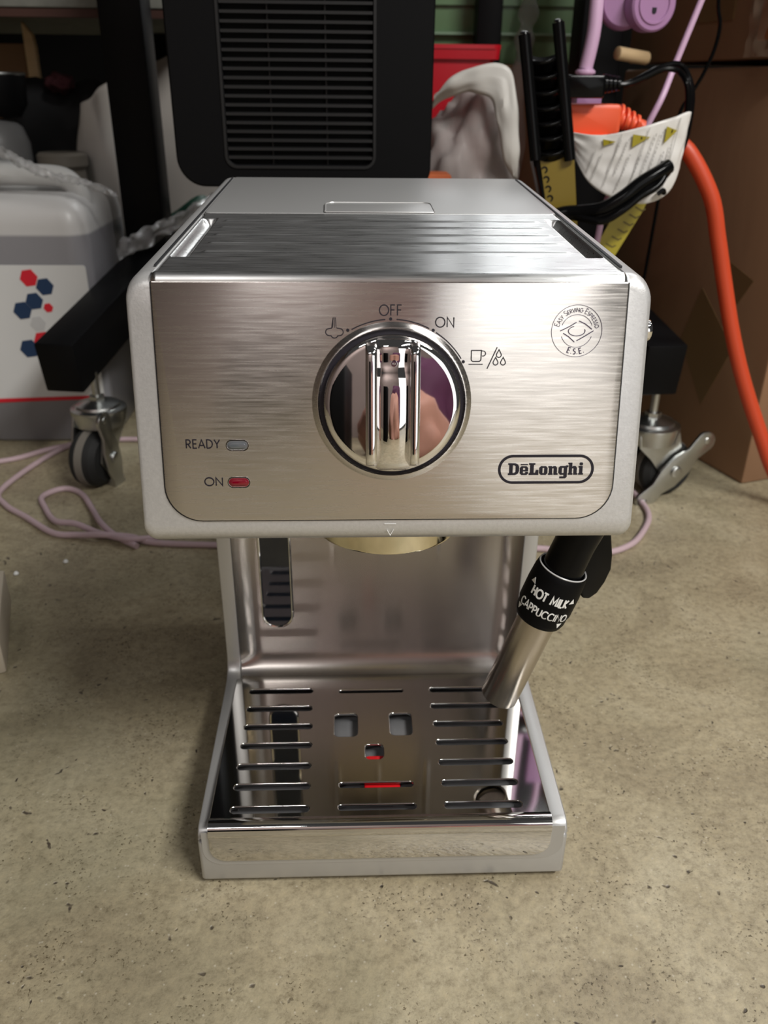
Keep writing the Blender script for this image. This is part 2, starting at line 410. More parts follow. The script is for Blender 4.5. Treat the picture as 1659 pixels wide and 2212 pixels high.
# front panel (brushed steel) proud of the housing
# top tray: bend plus grooved top, one pressed sheet
def sstep(a, b, x):
    t = min(1, max(0, (x-a)/(b-a))); return t*t*(3-2*t)
def top_h(x, y):
    h = 0
    ax = abs(x)
    ch = (math.sin(PI*(ax-.0740)/.0068)**.8 if .0740 < ax < .0808 else 0)*sstep(.0215, .0240, y-(.0)) * (1-sstep(.0985, .1010, y))
    h -= .0036*ch
    for ry in (.030, .046, .062, .078, .093):
        h += .00075*math.exp(-((y-ry)/.0009)**2)*(1-sstep(.0685, .0715, ax))
    edge = (1-sstep(.0008, .0025, .0834-ax))
    h -= .0012*edge
    return h
RB = .0036
fn_ = Vector((0, -FE.z, FE.y)); tn = Vector((0, -SL, 1)).normalized(); td = Vector((0, 1, SL)).normalized()
# arc centre so that arc is tangent to both planes (face plane +.001, top plane)
# solve centre c: (c-FB).fn = .001-RB ; (c-P).tn = -RB with P=(0,0,.3062)
import itertools
P0 = Vector((0, 0, .3062))
a1, b1, c1 = fn_.y, fn_.z, (.001-RB)+FB.dot(fn_); a2, b2, c2 = tn.y, tn.z, -RB+P0.dot(tn)
det = a1*b2-a2*b1; CC = Vector((0, (c1*b2-c2*b1)/det, (a1*c2-a2*c1)/det))
A0 = math.atan2(fn_.z, fn_.y); A1 = math.atan2(tn.z, tn.y)
if A0 < 0: A0 += 2*PI
ystart = (CC+tn*RB).y
S_TOP = (CC+fn_*RB-FB).dot(FE)+.0001
po = rrect(-.0832, .0105, .0835, S_TOP, [.0135, .0135, .0005, .0005], 10)
mb = MB(); mb.prism([(x*1.006, y if y > .05 else y-.0004) for x, y in po], -.0006, .00022, FM); mb.build('panel_gasket', darkgap, EM)
mb = MB(); mb.prism(po, -.0004, .0010, FM); mb.build('front_panel', brushed, EM, bevel=.0004, seg=2)

ys = []
for k in range(17):
    a = A0+(A1-A0)*k/16; ys.append(('a', a))
yy_ = ystart
NY = 250
for k in range(1, NY+1): ys.append(('t', ystart+(.1125-ystart)*k/NY))
NX = 300
xs = [-.0834+.1668*i/NX for i in range(NX+1)]
mb = MB(); V = []; Fc = []
for kind, q in ys:
    for x in xs:
        if kind == 'a':
            e_ = (1-sstep(.0004, .0016, .0834-abs(x)))*.0006
            p = CC+Vector((0, math.cos(q), math.sin(q)))*(RB-e_); V.append((x, p.y, p.z))
        else:
            V.append((x, q, tz(q)+top_h(x, q)))
W_ = NX+1
for j in range(len(ys)-1):
    for i in range(NX): a = j*W_+i; Fc.append((a, a+1, a+W_+1, a+W_))
# skirts
nb = len(V)
for j in range(len(ys)):
    for i in (0, NX):
        p = V[j*W_+i]; V.append((p[0], p[1]+(.002 if j < 9 else 0), p[2]-.004))
for j in range(len(ys)-1):
    Fc.append((j*W_, (j+1)*W_, nb+2*(j+1), nb+2*j)); Fc.append((j*W_+NX, (j+1)*W_+NX, nb+2*(j+1)+1, nb+2*j+1))
mb.add(V, Fc); mb.build('cup_warmer_tray', topsteel, EM, ang=70)
# tank lid with finger tab
LM = frame((0, 0, .3062), (1, 0, 0), (0, 1, SL))
mb = MB(); mb.prism(rrect(-.0826, .1138, .0828, .232, [.003, .003, .002, .002], 5), -.004, .0002, LM)
lid = mb.build('tank_lid', silver_s, EM, bevel=.0008, seg=3)
mb = MB(); tb = [(-.0262, .1140)]+arc(-.0222, .1345, .0045, 180, 90, 6)+arc(.0205, .1345, .0045, 90, 0, 6)+[(.0250, .1140)]
mb.prism(tb, .0, .0009, LM); mb.build('finger_tab', silver_s, lid, bevel=.0005, seg=3)
mb = MB(); mb.tube([LM @ Vector((x, y, .0009)) for x, y in tb], .0004, 6, 0); mb.build('tab_rim', silver_s, lid)

for sx in (-1, 1):
    mb = MB(); xa = .0834 if sx > 0 else -.0840
    mb.box((xa, .0085, -.003), (xa+.0006, .2322, .00015), LM); mb.build('rail_seam', darkgap, EM)
# side panels (column and base rails)
prof = [(.001, .030)]+[(.001+.006-.006*math.cos(math.radians(a)), .0300+.006*math.sin(math.radians(a))) for a in (0, 25, 50, 75, 90)]
prof += [(.108, .0400)]+[(.109+.0125*math.sin(math.radians(a)), .0528-.0125*math.cos(math.radians(a))) for a in (0, 15, 30, 45, 60, 75, 90)]
prof += [(.1212, .2085), (.234, .2085), (.234, .030)]
for sx in (-1, 1):
    xa, xb = (-.0924, -.0838) if sx < 0 else (.0838, .0924)
    mb = MB(); mb.prism(prof, 0, xb-xa, frame((xa, 0, 0), (0, 1, 0), (0, 0, 1)))
    mb.build('side_panel', silver_s, EM, bevel=.0009, seg=3, ang=50)
mb = MB(); mb.box((-.084, .135, .03), (.084, .234, .2085)); mb.build('rear_body', silver, EM)
# base
mb = MB(); mb.box((-.0924, -.0012, .003), (.0924, .234, .0305)); mb.build('base', silver_s, EM, bevel=.0022, seg=3)
for x in (-.078, .078):
    for y in (.012, .215):
        mb = MB(); mb.lathe([(.0085, 0), (.009, .0035)], Matrix.Translation((x, y, 0)), 20); mb.build('foot', rubber, EM)
mb = MB(); mb.box((-.082, .006, .0306), (.082, .118, .0320)); bs = mb.build('drip_basin', basin_m, EM)
for cx in (-.0185, .0125):
    mb = MB(); mb.prism(rrect(cx-.008, .058, cx+.008, .082, .003), .0320, .0345); mb.build('basin_post', basin_m, bs, bevel=.001)
mb = MB(); mb.prism(rrect(-.0095, .020, .0095, .050, .003), .0320, .0372); mb.build('level_float', redp, EM, bevel=.001)
# grate with slots
def slot(x0, x1, y, h): return rrect(x0, y-h/2, x1, y+h/2, h/2-1e-5, 5)
holes = []
Ls = [(-.0770, -.0393, .1010), (-.0768, -.0390, .0851), (-.0766, -.0383, .0697), (-.0766, -.0380, .0545), (-.0766, -.0378, .0388), (-.0765, -.0376, .0243), (-.0764, -.0374, .0090)]
for x0, x1, y in Ls: holes.append(slot(x0, x1, y, .0042))
for x0, x1, y in [(.0308, .0705, .1003), (.0303, .0703, .0855), (.0305, .0700, .0701), (.0306, .0701, .0551), (.0307, .0705, .0397), (.0308, .0703, .0247), (.0308, .0700, .0096)]: holes.append(slot(x0, x1, y, .0042))
holes += [slot(-.0235, .0146, .0999, .0026), slot(-.0224, .0160, .0245, .0036), slot(-.0226, .0165, .0094, .0036)]
holes += [rrect(-.0256, .0610, -.0128, .0800, .0028), rrect(.0057, .0615, .0180, .0800, .0028), rrect(-.0085, .0430, .0012, .0545, .0028)]
GM = Matrix.Translation((0, 0, .0404))
plate('drip_grate', rrect(-.0862, .0018, .0832, .1190, [.0005, .0005, .0005, .0005], 2), holes, .0016, GM, mirror, EM, .0005)
# rolled lip and front plate of the drip tray
mb = MB()
lp = [(.0040, .0412), (.0018, .0412)]+[(.0016+.0042*math.cos(math.radians(a)), .0370+.0042*math.sin(math.radians(a))) for a in range(100, 190, 9)]+[(-.0026, .0345)]
rg = [[(x, y, z) for y, z in lp]+[(x, y+.0012, z-.0012) for y, z in reversed(lp)] for x in (-.0864, .0834)]
mb.loft(rg); mb.build('tray_lip', mirror, EM, ang=50)
mb = MB(); mb.prism(rrect(-.0864, .0185, .0834, .0350, [.0085, .0085, .0003, .0003], 8), 0, .0016, frame((0, -.0010, 0), (1, 0, 0), (0, 0, 1)))
mb.build('tray_front', mirror, EM, bevel=.0003)
mb = MB(); mb.prism(rrect(-.0900, .0150, .0900, .0372, [.0100, .0100, .0003, .0003], 8), 0, .0004, frame((0, -.0011, 0), (1, 0, 0), (0, 0, 1)))
mb.prism(rrect(-.0870, .0178, .0840, .0372, [.0090, .0090, .0003, .0003], 8), 0, .0008, frame((0, -.0011, 0), (1, 0, 0), (0, 0, 1)))
mb.build('tray_surround', silver_s, EM)
# splash plate
def spl(u, v):
    x = -.0838+.1676*u
    zb = .0404
    if v < .2:
        a = math.radians(90*v/.2); r = .013
        y = .1245-r+r*math.sin(a); z = zb+r-r*math.cos(a)
    else: y = .1245; z = zb+.013+(.2085-zb-.013)*(v-.2)/.8
    e_ = max(0, abs(x)-.070)/.0138
    if v >= .1: y -= .0045*e_**2.2*min(1, (v-.1)/.1)
    for rx in (-.0255, .0008, .034): y -= .0005*math.exp(-((x-rx)/.0009)**2)*(sstep(.50, .62, v))
    return (x, y, z)
mb = MB(); mb.grid(spl, 140, 80); sp_ = mb.build('splash_plate', splash, EM, ang=80)
wo = rrect(-.0688, .0722, -.0512, .2085, [.0086, .0086, .0002, .0002], 10)
WM = frame((0, .1243, 0), (1, 0, 0), (0, 0, 1))
mb = MB(); mb.prism(wo, 0, .0006, WM); mb.build('tank_window', navy, EM)
rim = wo[3:][:0]+[p for p in wo if p[1] < .2]
rim = [(-.0688, .2080)]+[p for p in rrect(-.0688, .0722, -.0512, .2085, [.0086, .0086, .0002, .0002], 10)][:22]+[(-.0512, .2080)]
mb = MB(); mb.tube([WM @ Vector((x, y, .0006)) for x, y in rim], .0008, 8, 0); mb.build('window_rim', mirror, EM)
# brew head
mb = MB(); mb.lathe([(.030, .0), (.0345, .0005), (.0352, .0020), (.0352, .0300)], Matrix.Translation((.0015, .056, .1795)), 64)
mb.build('brew_head', brass, EM)

# printed marks and controls on the face
def onface(mb, name, m, parent=EM): return mb.build(name, m, parent, flat=True)
zf = .00102
for t, x, y, h, nm in [('OFF', -.0043, .0854, .0036, 'OFF'), ('ON', .0155, .0814, .0034, 'ON'), ('READY', -.0747, .0382, .0031, 'READY'), ('ON', -.0686, .0241, .0030, 'ON')]:
    mb = MB(); target = {'OFF': .0080, 'READY': .0124}.get(t, .0068)
    sx = target/(text_width(t, h, .13))
    write(mb, t, x, y, h, .00042, FM, zf, sx, .13); onface(mb, 'printed_word', ink)
# arc scale
kc = (.0000, .0545); R_ = .0296
mb = MB()
def kang(x, y): return math.degrees(math.atan2(y-kc[1], x-kc[0]))
for a0, a1 in [(kang(-.0142, .0808), 94.2), (86.5, kang(.0134, .0810)), (kang(.0158, .0795), kang(.0252, .0705))]:
    mb.ribbon(arc(kc[0], kc[1], R_, a0, a1, 20), .00040, FM, zf)
for x, y in [(-.0154, .0803), (-.0003, .0842), (.0148, .0803), (.0258, .0693)]:
    mb.prism(arc(x, y, .00058, 0, 345, 18), zf, zf+.00012, FM)
onface(mb, 'dial_scale', ink)
# steam symbol
mb = MB()
cl = arc(-.0220, .0797, .0012, 120, 260, 8)+arc(-.0201, .0788, .0012, 200, 340, 8)+arc(-.0182, .0797, .0012, -80, 60, 8)
mb.ribbon([(-.0209, .0811)]+cl+[(-.0193, .0811)], .00035, FM, zf)
for a, b in [((-.0207, .0812), (-.0205, .0847)), ((-.0201, .0812), (-.0201, .0847)), ((-.0195, .0812), (-.0197, .0847))]:
    mb.ribbon([a, b], .00028, FM, zf)
mb.ribbon([(-.0211, .0810), (-.0208, .0828), (-.0205, .0845)], .0003, FM, zf)
onface(mb, 'steam_symbol', ink)
mb = MB()
mb.ribbon([(.0277, .0684), (.0328, .0684)], .00035, FM, zf)
mb.ribbon([(.0286, .0733), (.0322, .0733)]+arc(.0313, .0702, .0008, 0, -90, 4)+arc(.0294, .0702, .0008, 270, 180, 4)+[(.0286, .0733)], .00035, FM, zf)
mb.ribbon([(.0323, .0731)]+arc(.0328, .0722, .0009, 80, -110, 8), .00032, FM, zf)
mb.ribbon([(.0344, .0668), (.0378, .0744)], .00035, FM, zf)
def drop(cx, cy, r):
    return [(cx, cy+r*2.1)]+arc(cx, cy, r, 25, -205, 12)
for cx, cy in [(.0385, .0717), (.0374, .0690), (.0401, .0690)]: mb.ribbon(drop(cx, cy, .00088), .00032, FM, zf, closed=True)
onface(mb, 'cup_symbol', ink)
# serving emblem
ec = (.0660, .0801)
mb = MB(); mb.ribbon(arc(*ec, .00905, 0, 360, 64), .00013, FM, zf)
mb.ribbon(arc(*ec, .0057, 20, 160, 30), .00013, FM, zf); mb.ribbon(arc(*ec, .0057, 200, 340, 30), .00013, FM, zf)
ex, ey = ec
for pts, wd in [([(-.0059, .0000), (-.0030, .0014), (-.0003, .0030)], .00028), ([(.0006, .0035), (.0030, .0024), (.0054, .0006)], .00030),
                ([(-.0048, -.0008), (-.0028, -.0020), (-.0006, -.0039)], .00030), ([(.0002, -.0034), (.0030, -.0018), (.0060, .0001)], .00030)]:
    mb.ribbon([(ex+a, ey+b) for a, b in pts], wd, FM, zf)
mb.ribbon([(ex+a, ey+b) for a, b in arc(0, 0, .0030, 110, 380, 24, .0017)], .00024, FM, zf)
def arctext(mb, t, r, a_mid, h, wd, inward=False, small=.74):
    # letters after each word's first are smaller
    sizes = []
    for i, c in enumerate(t): sizes.append(h if (i == 0 or t[i-1] in ' .' or inward) else h*small)
    ws = [(GL[c][0]+.16)*s_*(0.9) for c, s_ in zip(t, sizes)]; tot = sum(ws); a = -tot/2
    for c, s_, w1 in zip(t, sizes, ws):
        mid = a+w1/2; sg = 1 if not inward else -1
        th = math.radians(a_mid)-sg*mid/(r+h/2*(-1 if inward else 1)*0+h*.4)
        if not inward: u = Vector((math.sin(th), -math.cos(th))); n_ = Vector((math.cos(th), math.sin(th)))
        else: u = Vector((-math.sin(th), math.cos(th))); n_ = Vector((-math.cos(th), -math.sin(th)))
        o = Vector((ec[0], ec[1]))+Vector((math.cos(th), math.sin(th)))*(r if not inward else r+h)
        for st in GL[c][1]:
            mb.ribbon([tuple(o+u*((p[0]-GL[c][0]/2)*s_*.9)+n_*(p[1]*s_)) for p in st], wd, FM, zf)
        a += w1
arctext(mb, 'EASY SERVING ESPRESSO', .0066, 88, .0018, .00015)
onface(mb, 'serving_emblem', inkv)
mb = MB(); arctext(mb, 'E.S.E.', .0062, 270, .0019, .00028, True); onface(mb, 'emblem_initials', inkv)
# maker's logo: pill outline and slab letters
mb = MB(); mb.ribbon(rrect(.0404, .0246, .0754, .0347, .00505, 12), .00095, FM, zf, closed=True); onface(mb, 'logo_outline', ink)
Ht = .0045
LG = {
 'D': (.98, [[(0, 0), (.62, 0), (.86, .12), (.96, .32), (.96, .68), (.86, .88), (.62, 1), (0, 1), (0, .86), (.10, .84), (.10, .16), (0, .14)]], [[(.40, .17), (.40, .83), (.54, .83), (.66, .74), (.66, .26), (.54, .17)]]),
 'e': (.74, [[(.14, 0), (.60, 0), (.72, .12), (.72, .26), (.48, .26), (.48, .15), (.27, .15), (.27, .31), (.72, .31), (.72, .60), (.58, .74), (.14, .74), (0, .60), (0, .14)], [(.06, .84), (.68, .84), (.68, .92), (.06, .92)]], [[(.27, .43), (.27, .60), (.47, .60), (.47, .43)]]),
 'L': (.86, [[(0, 0), (.84, 0), (.84, .42), (.62, .42), (.56, .17), (.42, .17), (.42, .85), (.54, .86), (.54, 1), (0, 1), (0, .86), (.10, .85), (.10, .15), (0, .14)]], []),
 'o': (.74, [[(.14, 0), (.58, 0), (.72, .14), (.72, .60), (.58, .74), (.14, .74), (0, .60), (0, .14)]], [[(.28, .15), (.28, .59), (.44, .59), (.44, .15)]]),
 'n': (.86, [[(0, 0), (.40, 0), (.40, .13), (.34, .13), (.34, .55), (.48, .55), (.48, 0), (.84, 0), (.84, .13), (.76, .13), (.76, .60), (.64, .74), (.44, .74), (.34, .66), (.32, .74), (0, .74), (0, .61), (.07, .60), (.07, .13), (0, .13)]], []),
 'g': (.78, [[(.14, .0), (.46, .0), (.46, -.14), (.10, -.14), (.10, -.30), (.60, -.30), (.74, -.18), (.74, .64), (.84, .66), (.84, .80), (.66, .80), (.58, .74), (.14, .74), (0, .60), (0, .14)]], [[(.28, .15), (.28, .59), (.46, .59), (.46, .15)]]),
 'h': (.86, [[(0, 0), (.40, 0), (.40, .13), (.34, .13), (.34, .55), (.48, .55), (.48, 0), (.84, 0), (.84, .13), (.76, .13), (.76, .60), (.64, .74), (.44, .74), (.34, .68), (.34, 1.02), (0, 1.02), (0, .90), (.07, .89), (.07, .13), (0, .13)]], []),
 'i': (.44, [[(0, 0), (.42, 0), (.42, .13), (.35, .13), (.35, .74), (0, .74), (0, .61), (.07, .60), (.07, .13), (0, .13)], [(.08, .84), (.14, .80), (.30, .80), (.36, .86), (.36, .98), (.30, 1.04), (.14, 1.04), (.08, .98)]], []),
}
tot = sum(LG[c][0]+.05 for c in 'DeLonghi')-.05; k_ = .0283/(tot*Ht); x = .0437
for c in 'DeLonghi':
    wd, outs, hs = LG[c]
    def tr(l): return [(x+a*Ht*k_, .0275+b*Ht) for a, b in l]
    o = plate('logo_letter', tr(outs[0]), [tr(q) for q in hs]+[tr(q) for q in outs[1:]], .00014, FM @ Matrix.Translation((0, 0, zf+.00007)), ink, EM)
    x += (wd+.05)*Ht*k_
# alignment arrow on the lower edge
mb = MB(); mb.ribbon([(-.0022, .0086), (.0022, .0086)], .00025, FM, .0002); mb.ribbon([(-.0012, .0062), (0, .0040), (.0012, .0062)], .00018, FM, -.0002, .0004)
onface(mb, 'alignment_arrow', whitep)
# indicator lamps
for cy, m_, nm, lb in [(.0392, ledg, 'indicator_light', 'smoked grey pill shaped ready lamp'), (.0253, ledr, 'indicator_light', 'dark red pill shaped power lamp')]:
    o = rrect(-.0600, cy-.0019, -.0520, cy+.0019, .00189, 10)
    mb = MB(); mb.ribbon(o, .00028, FM, .0009, .0003, closed=True); rm = mb.build('lamp_rim', mirror, EM)
    mb = MB(); mb.prism([(-.056+(a+.056)*.93, cy+(b-cy)*.86) for a, b in o], .0009, .00115, FM)
    mb.prism([(-.056+(a+.056)*.75, cy+(b-cy)*.5) for a, b in o], .00115, .0016, FM)
    l = mb.build(nm, m_, EM, bevel=.0002); l['label'] = lb
# dial knob
KM = FM @ Matrix.Translation((.0003, .0545, 0))
mb = MB(); mb.lathe([(.0290, .0009), (.0284, .0012), (.0276, .0024), (.0266, .0026), (.0262, .0014), (.0262, .0008)], KM, 96, cap=False); mb.build('dial_bezel', brushed, EM, ang=80)
mb = MB(); mb.lathe([(.0262, .0009), (.0262, .00115)], KM, 64); mb.build('dial_gap', ink, EM)
kb = MB(); pr_ = [(.0245, .0012), (.0247, .0030), (.0243, .0052), (.0236, .0058)]
for k in range(1, 13): r = .0236*(1-k/12.6); pr_.append((r, .0058+.0008*(1-(r/.0236)**2)))
kb.lathe(pr_, KM, 96); knob = kb.build('dial_knob', chrome, EM, ang=50)
def ridge(x0, x1, h):
    m_ = MB(); rgs = []
    n = 28
    xm = (x0+x1)/2; Ly = math.sqrt(.0240**2-xm**2)
    for i in range(n+1):
        t = -1+2*i/n; y = Ly*t; e = (1-abs(t)**14)**.5 if abs(t) < 1 else 0
        hh = .003+(h-.003)*max(.0, e)
        hw = (x1-x0)/2
        rgs.append([(xm+hw*c_, y, z_) for c_, z_ in [(-1, .0025), (-1, hh-.0010), (-.85, hh-.0004), (-.5, hh-.0001), (0, hh), (.5, hh-.0001), (.85, hh-.0004), (1, hh-.0010), (1, .0025)]])
    m_.loft([[tuple(KM @ Vector(p)) for p in r_] for r_ in rgs]); return m_
for x0, x1 in [(-.0096, -.0056), (.0060, .0094)]: ridge(x0, x1, .0125).build('grip_ridge', chrome, knob, ang=50)
mb = MB(); rgs = []
for i in range(33):
    t = -1+2*i/32; y = .0236*t
    z = .0058+.0042*math.sqrt(max(0, 1-abs(t)**3)) - .0012*math.exp(-((t-.62)/.16)**2)
    rgs.append([tuple(KM @ Vector((x, y, zz))) for x, zz in [(-.0060, .003), (-.0060, z-.0010), (-.0045, z-.0002), (-.002, z+.0002), (.002, z+.0002), (.0046, z-.0002), (.0064, z-.0010), (.0064, .003)]])
mb.loft(rgs); mb.build('grip_channel', chrome, knob, ang=50)
mb = MB(); mb.lathe([(.0011, 0), (.0010, .0004), (.0006, .0004), (.0005, 0)], KM @ Matrix.Translation((.0004, .0150, .0090)), 20, cap=False); mb.build('pointer_dot', chrome, knob)
# chrome steam dial stub on the right side
mb = MB(); mb.cyl((.0915, .008, .2835), (.0975, .008, .2835), .0036); mb.cyl((.0925, .008, .2835), (.0972, .008, .2835), .0041); mb.build('side_button', chrome, EM, bevel=.0006)

# steam wand
WA = Vector((.0620, .0500, .0770)); WB = Vector((.0905, .0455, .1700)); wl = (WB-WA).length
Wm = axis_frame(WA, WB, (0, -1, 0))
def wz(t): return WA.lerp(WB, t)
mb = MB(); mb.lathe([(.0084, .0006), (.0093, 0), (.0097, .0006), (.0097, .058), (.0080, .058)], Wm, 48, cap=False)
mb.lathe([(.0084, .0030), (.0001, .0032)], Wm, 32, cap=False); wand = mb.build('frother_tube', tube_st, EM, ang=50)
CL0 = .0535
cp = [(.0100, CL0), (.0118, CL0+.0008), (.0127, CL0+.0035), (.0128, CL0+.0075), (.0134, CL0+.0090), (.0134, CL0+.020), (.0129, CL0+.0280), (.0124, CL0+.0305), (.0119, CL0+.0312), (.0110, CL0+.0307), (.0106, CL0+.028)]
mb = MB(); mb.lathe(cp, Wm, 56); col = mb.build('frother_collar', blackm, EM, ang=60)
mb = MB(); mb.lathe([(.0119, CL0+.0310), (.0121, CL0+.0315), (.0117, CL0+.0319), (.0113, CL0+.0314)], Wm, 56, cap=False); mb.build('collar_ring', mat('grey_rim_plastic', (.45, .45, .45), .3), col)
# lettering wrapped on the collar: local angle around the axis
def crad(z):
    z0 = z
    for (r0, a), (r1, b) in zip(cp, cp[1:]):
        if a <= z0 <= b: return r0+(r1-r0)*(z0-a)/(b-a+1e-9)
    return .0134
import functools
_view = Vector((-.0133, -.2982, .3629))-wz(.6)
lv = Wm.to_3x3().inverted() @ _view; th0 = math.atan2(lv.y, lv.x)
def wrap(x, y, z):
    r = crad(CL0+y)+.00005+z; a = th0+math.radians(4)+x/.0134
    return (r*math.cos(a), r*math.sin(a), CL0+y)
def wmb(): return MB()
mb = wmb(); h_ = .0043
def wrapwrite(mb, t, y, h, wd, tot_):
    sx = tot_/text_width(t, h, .10); write(mb, t, -tot_/2, y, h, wd, Wm, 0, sx, .10, fn=wrap, th=.00015)
wrapwrite(mb, 'HOT MILK', .0170, .0045, .00085, .0195); mb.build('printed_word', whitep, col, flat=True)
mb = wmb(); wrapwrite(mb, 'CAPPUCCINO', .0084, .0041, .00064, .0270); mb.build('printed_word', whitep, col, flat=True)
for cx, cy, d in [(-.0115, .0232, 1), (.0122, .0205, 1), (-.0140, .0060, -1), (.0115, .0055, -1)]:
    mb = MB(); mb.add([wrap(cx-.0016, cy-d*.0012, .0001), wrap(cx+.0016, cy-d*.0012, .0001), wrap(cx, cy+d*.0016, .0001), wrap(cx-.0016, cy-d*.0012, -.001), wrap(cx+.0016, cy-d*.0012, -.001), wrap(cx, cy+d*.0016, -.001)],
                      [(0, 1, 2), (5, 4, 3), (0, 3, 4, 1), (1, 4, 5, 2), (2, 5, 3, 0)], Wm); mb.build('arrow_mark', whitep, col, flat=True)
# neck and lever fin
mb = MB(); mb.lathe([(.0108, CL0+.028), (.0100, CL0+.034), (.0098, CL0+.046), (.0105, CL0+.062), (.0095, CL0+.075), (.008, CL0+.082)], Wm, 40); mb.build('wand_neck', blackp, EM)
fin = [(.004, CL0+.058), (.0150, CL0+.0560), (.0232, CL0+.0420), (.0266, CL0+.0340), (.0270, CL0+.0260), (.0258, CL0+.0190), (.0228, CL0+.0150), (.0190, CL0+.0150), (.0155, CL0+.0185), (.0130, CL0+.0270), (.004, CL0+.034)]
# fin lies in plane containing the axis, to the right as seen by the camera
e1 = Vector((1, .25, .0)); za = (WB-WA).normalized(); e1 = (e1-za*e1.dot(za)).normalized()
mb = MB(); mb.prism(fin, -.0016, .0016, frame(WA, e1, za)); mb.build('wand_lever', blackp, EM, bevel=.0011, seg=3)
mb = MB(); mb.tube([wz(1.18)+Vector((0, 0, 0)), wz(1.3)+Vector((0, .003, .004)), Vector((.0860, .056, .2085))], .008, 16, 4); mb.build('wand_joint', blackp, EM)

# ================================================================== WHEELED STAND
ST = thing('mobile_stand', (0, .6, 0), 'black steel wheeled stand with two square legs on swivel casters behind the espresso machine', 'stand')
def bar(name, p0, p1, wx, wz_, m, parent, bevel=.002):
    d = (Vector(p1)-Vector(p0)); L_ = d.length; z = d.normalized(); x = Vector((0, 0, 1)).cross(z)
    if x.length < .05: x = Vector((1, 0, 0))
    x.normalize(); y = z.cross(x)
    mb = MB(); mb.box((-wx/2, -wz_/2, 0), (wx/2, wz_/2, L_), frame(p0, x, y, z)); return mb.build(name, m, parent, bevel=bevel)
for s in (-1, 1):
    bar('leg', (s*.291 if s < 0 else .272, .475 if s < 0 else .44, .125 if s < 0 else .133), (s*.240, .80, .185), .038, .050, blacks, ST)
    bar('post', (s*.252, .735, 0), (s*.252, .735, .95), .045, .05, blacks, ST)
bar('crossbar', (-.24, .80, .15), (.24, .80, .15), .04, .04, blacks, ST)
bar('inner_post', (.150, .854, .17), (.150, .854, .95), .030, .03, blacks, ST)
mb = MB(); mb.box((-.12, .50, .155), (.225, 1.25, .170)); mb.build('lower_shelf', blacks, ST, bevel=.001)
for x, y in [(-.105, .53), (.205, .53), (-.105, 1.21), (.205, 1.21)]:
    mb = MB(); mb.box((x-.01, y-.01, 0), (x+.01, y+.01, .155)); mb.build('shelf_support', blacks, ST)
def caster(px, py, top, rot, side, brk):
    M = Matrix.Translation((px, py, 0)) @ Matrix.Rotation(rot, 4, 'Z')
    mb = MB(); mb.lathe([(.004, .070), (.004, top+.012)], M, 16); mb.lathe([(.008, .083), (.008, .088)], M, 6)
    mb.lathe([(.020, .058), (.0255, .060), (.0275, .073), (.027, .076), (.022, .0775), (.021, .080), (.012, .083), (.008, .084)], M, 36); c = mb.build('caster', zinc, ST, ang=40)
    # fork cheeks (trail along +y local)
    for sx in (-1, 1):
        mb = MB(); ck = [(-.022, .071), (.022, .071), (.026, .055), (.034, .030), (.026, .018), (.014, .020), (-.006, .045), (-.020, .058)]
        mb.prism(ck, -.001, .001, M @ frame((sx*.0165, 0, 0), (0, 1, 0), (0, 0, 1))); mb.build('fork_cheek', zinc, c, bevel=.0005)
    mb = MB(); mb.lathe([(.0, -.0145), (.022, -.0145), (.0275, -.010), (.029, -.0045), (.029, .0045), (.0275, .010), (.022, .0145), (.0, .0145)], M @ Matrix.Translation((0, .020, .0292)) @ Matrix.Rotation(PI/2, 4, 'Y'), 40, cap=False); mb.build('wheel', rubber, c)
    mb = MB(); mb.lathe([(.0285, -.0045), (.0294, -.004), (.0294, .004), (.0285, .0045)], M @ Matrix.Translation((0, .020, .0292)) @ Matrix.Rotation(PI/2, 4, 'Y'), 40, cap=False); mb.build('tyre_band', greyr, c)
    mb = MB(); mb.cyl(tuple(M @ Vector((-.021, .020, .0292))), tuple(M @ Vector((.021, .020, .0292))), .005, n=12); mb.build('axle_bolt', zinc, c)
    # dog-bone brake lever on the side
    bl = M @ frame((.0205*side, .020, .0320), (0, math.cos(brk), math.sin(brk)*1.0), (0, -math.sin(brk)*side, math.cos(brk)*side))
    shp = arc(.040, 0, .0105, -110, 110, 10)+[(.024, .0080), (.010, .0125), (-.010, .0125), (-.024, .0080)]+arc(-.040, 0, .0105, 70, 290, 10)+[(-.024, -.0080), (-.010, -.0125), (.010, -.0125), (.024, -.0080)]
    mb = MB(); mb.prism(shp, -.001, .0025, bl)
    mb.lathe([(.006, .0025), (.0055, .0050), (.003, .0055)], bl, 20)
    for q in (-.042, .042): mb.lathe([(.0035, .0025), (.003, .0035)], bl @ Matrix.Translation((q, 0, 0)), 12)
    mb.build('brake_lever', zinc, c, bevel=.0006)
    return c
caster(-.270, .507, .100, 2.85, -1, 1.40)
caster(.275, .455, .105, -1.32, 1, .78)

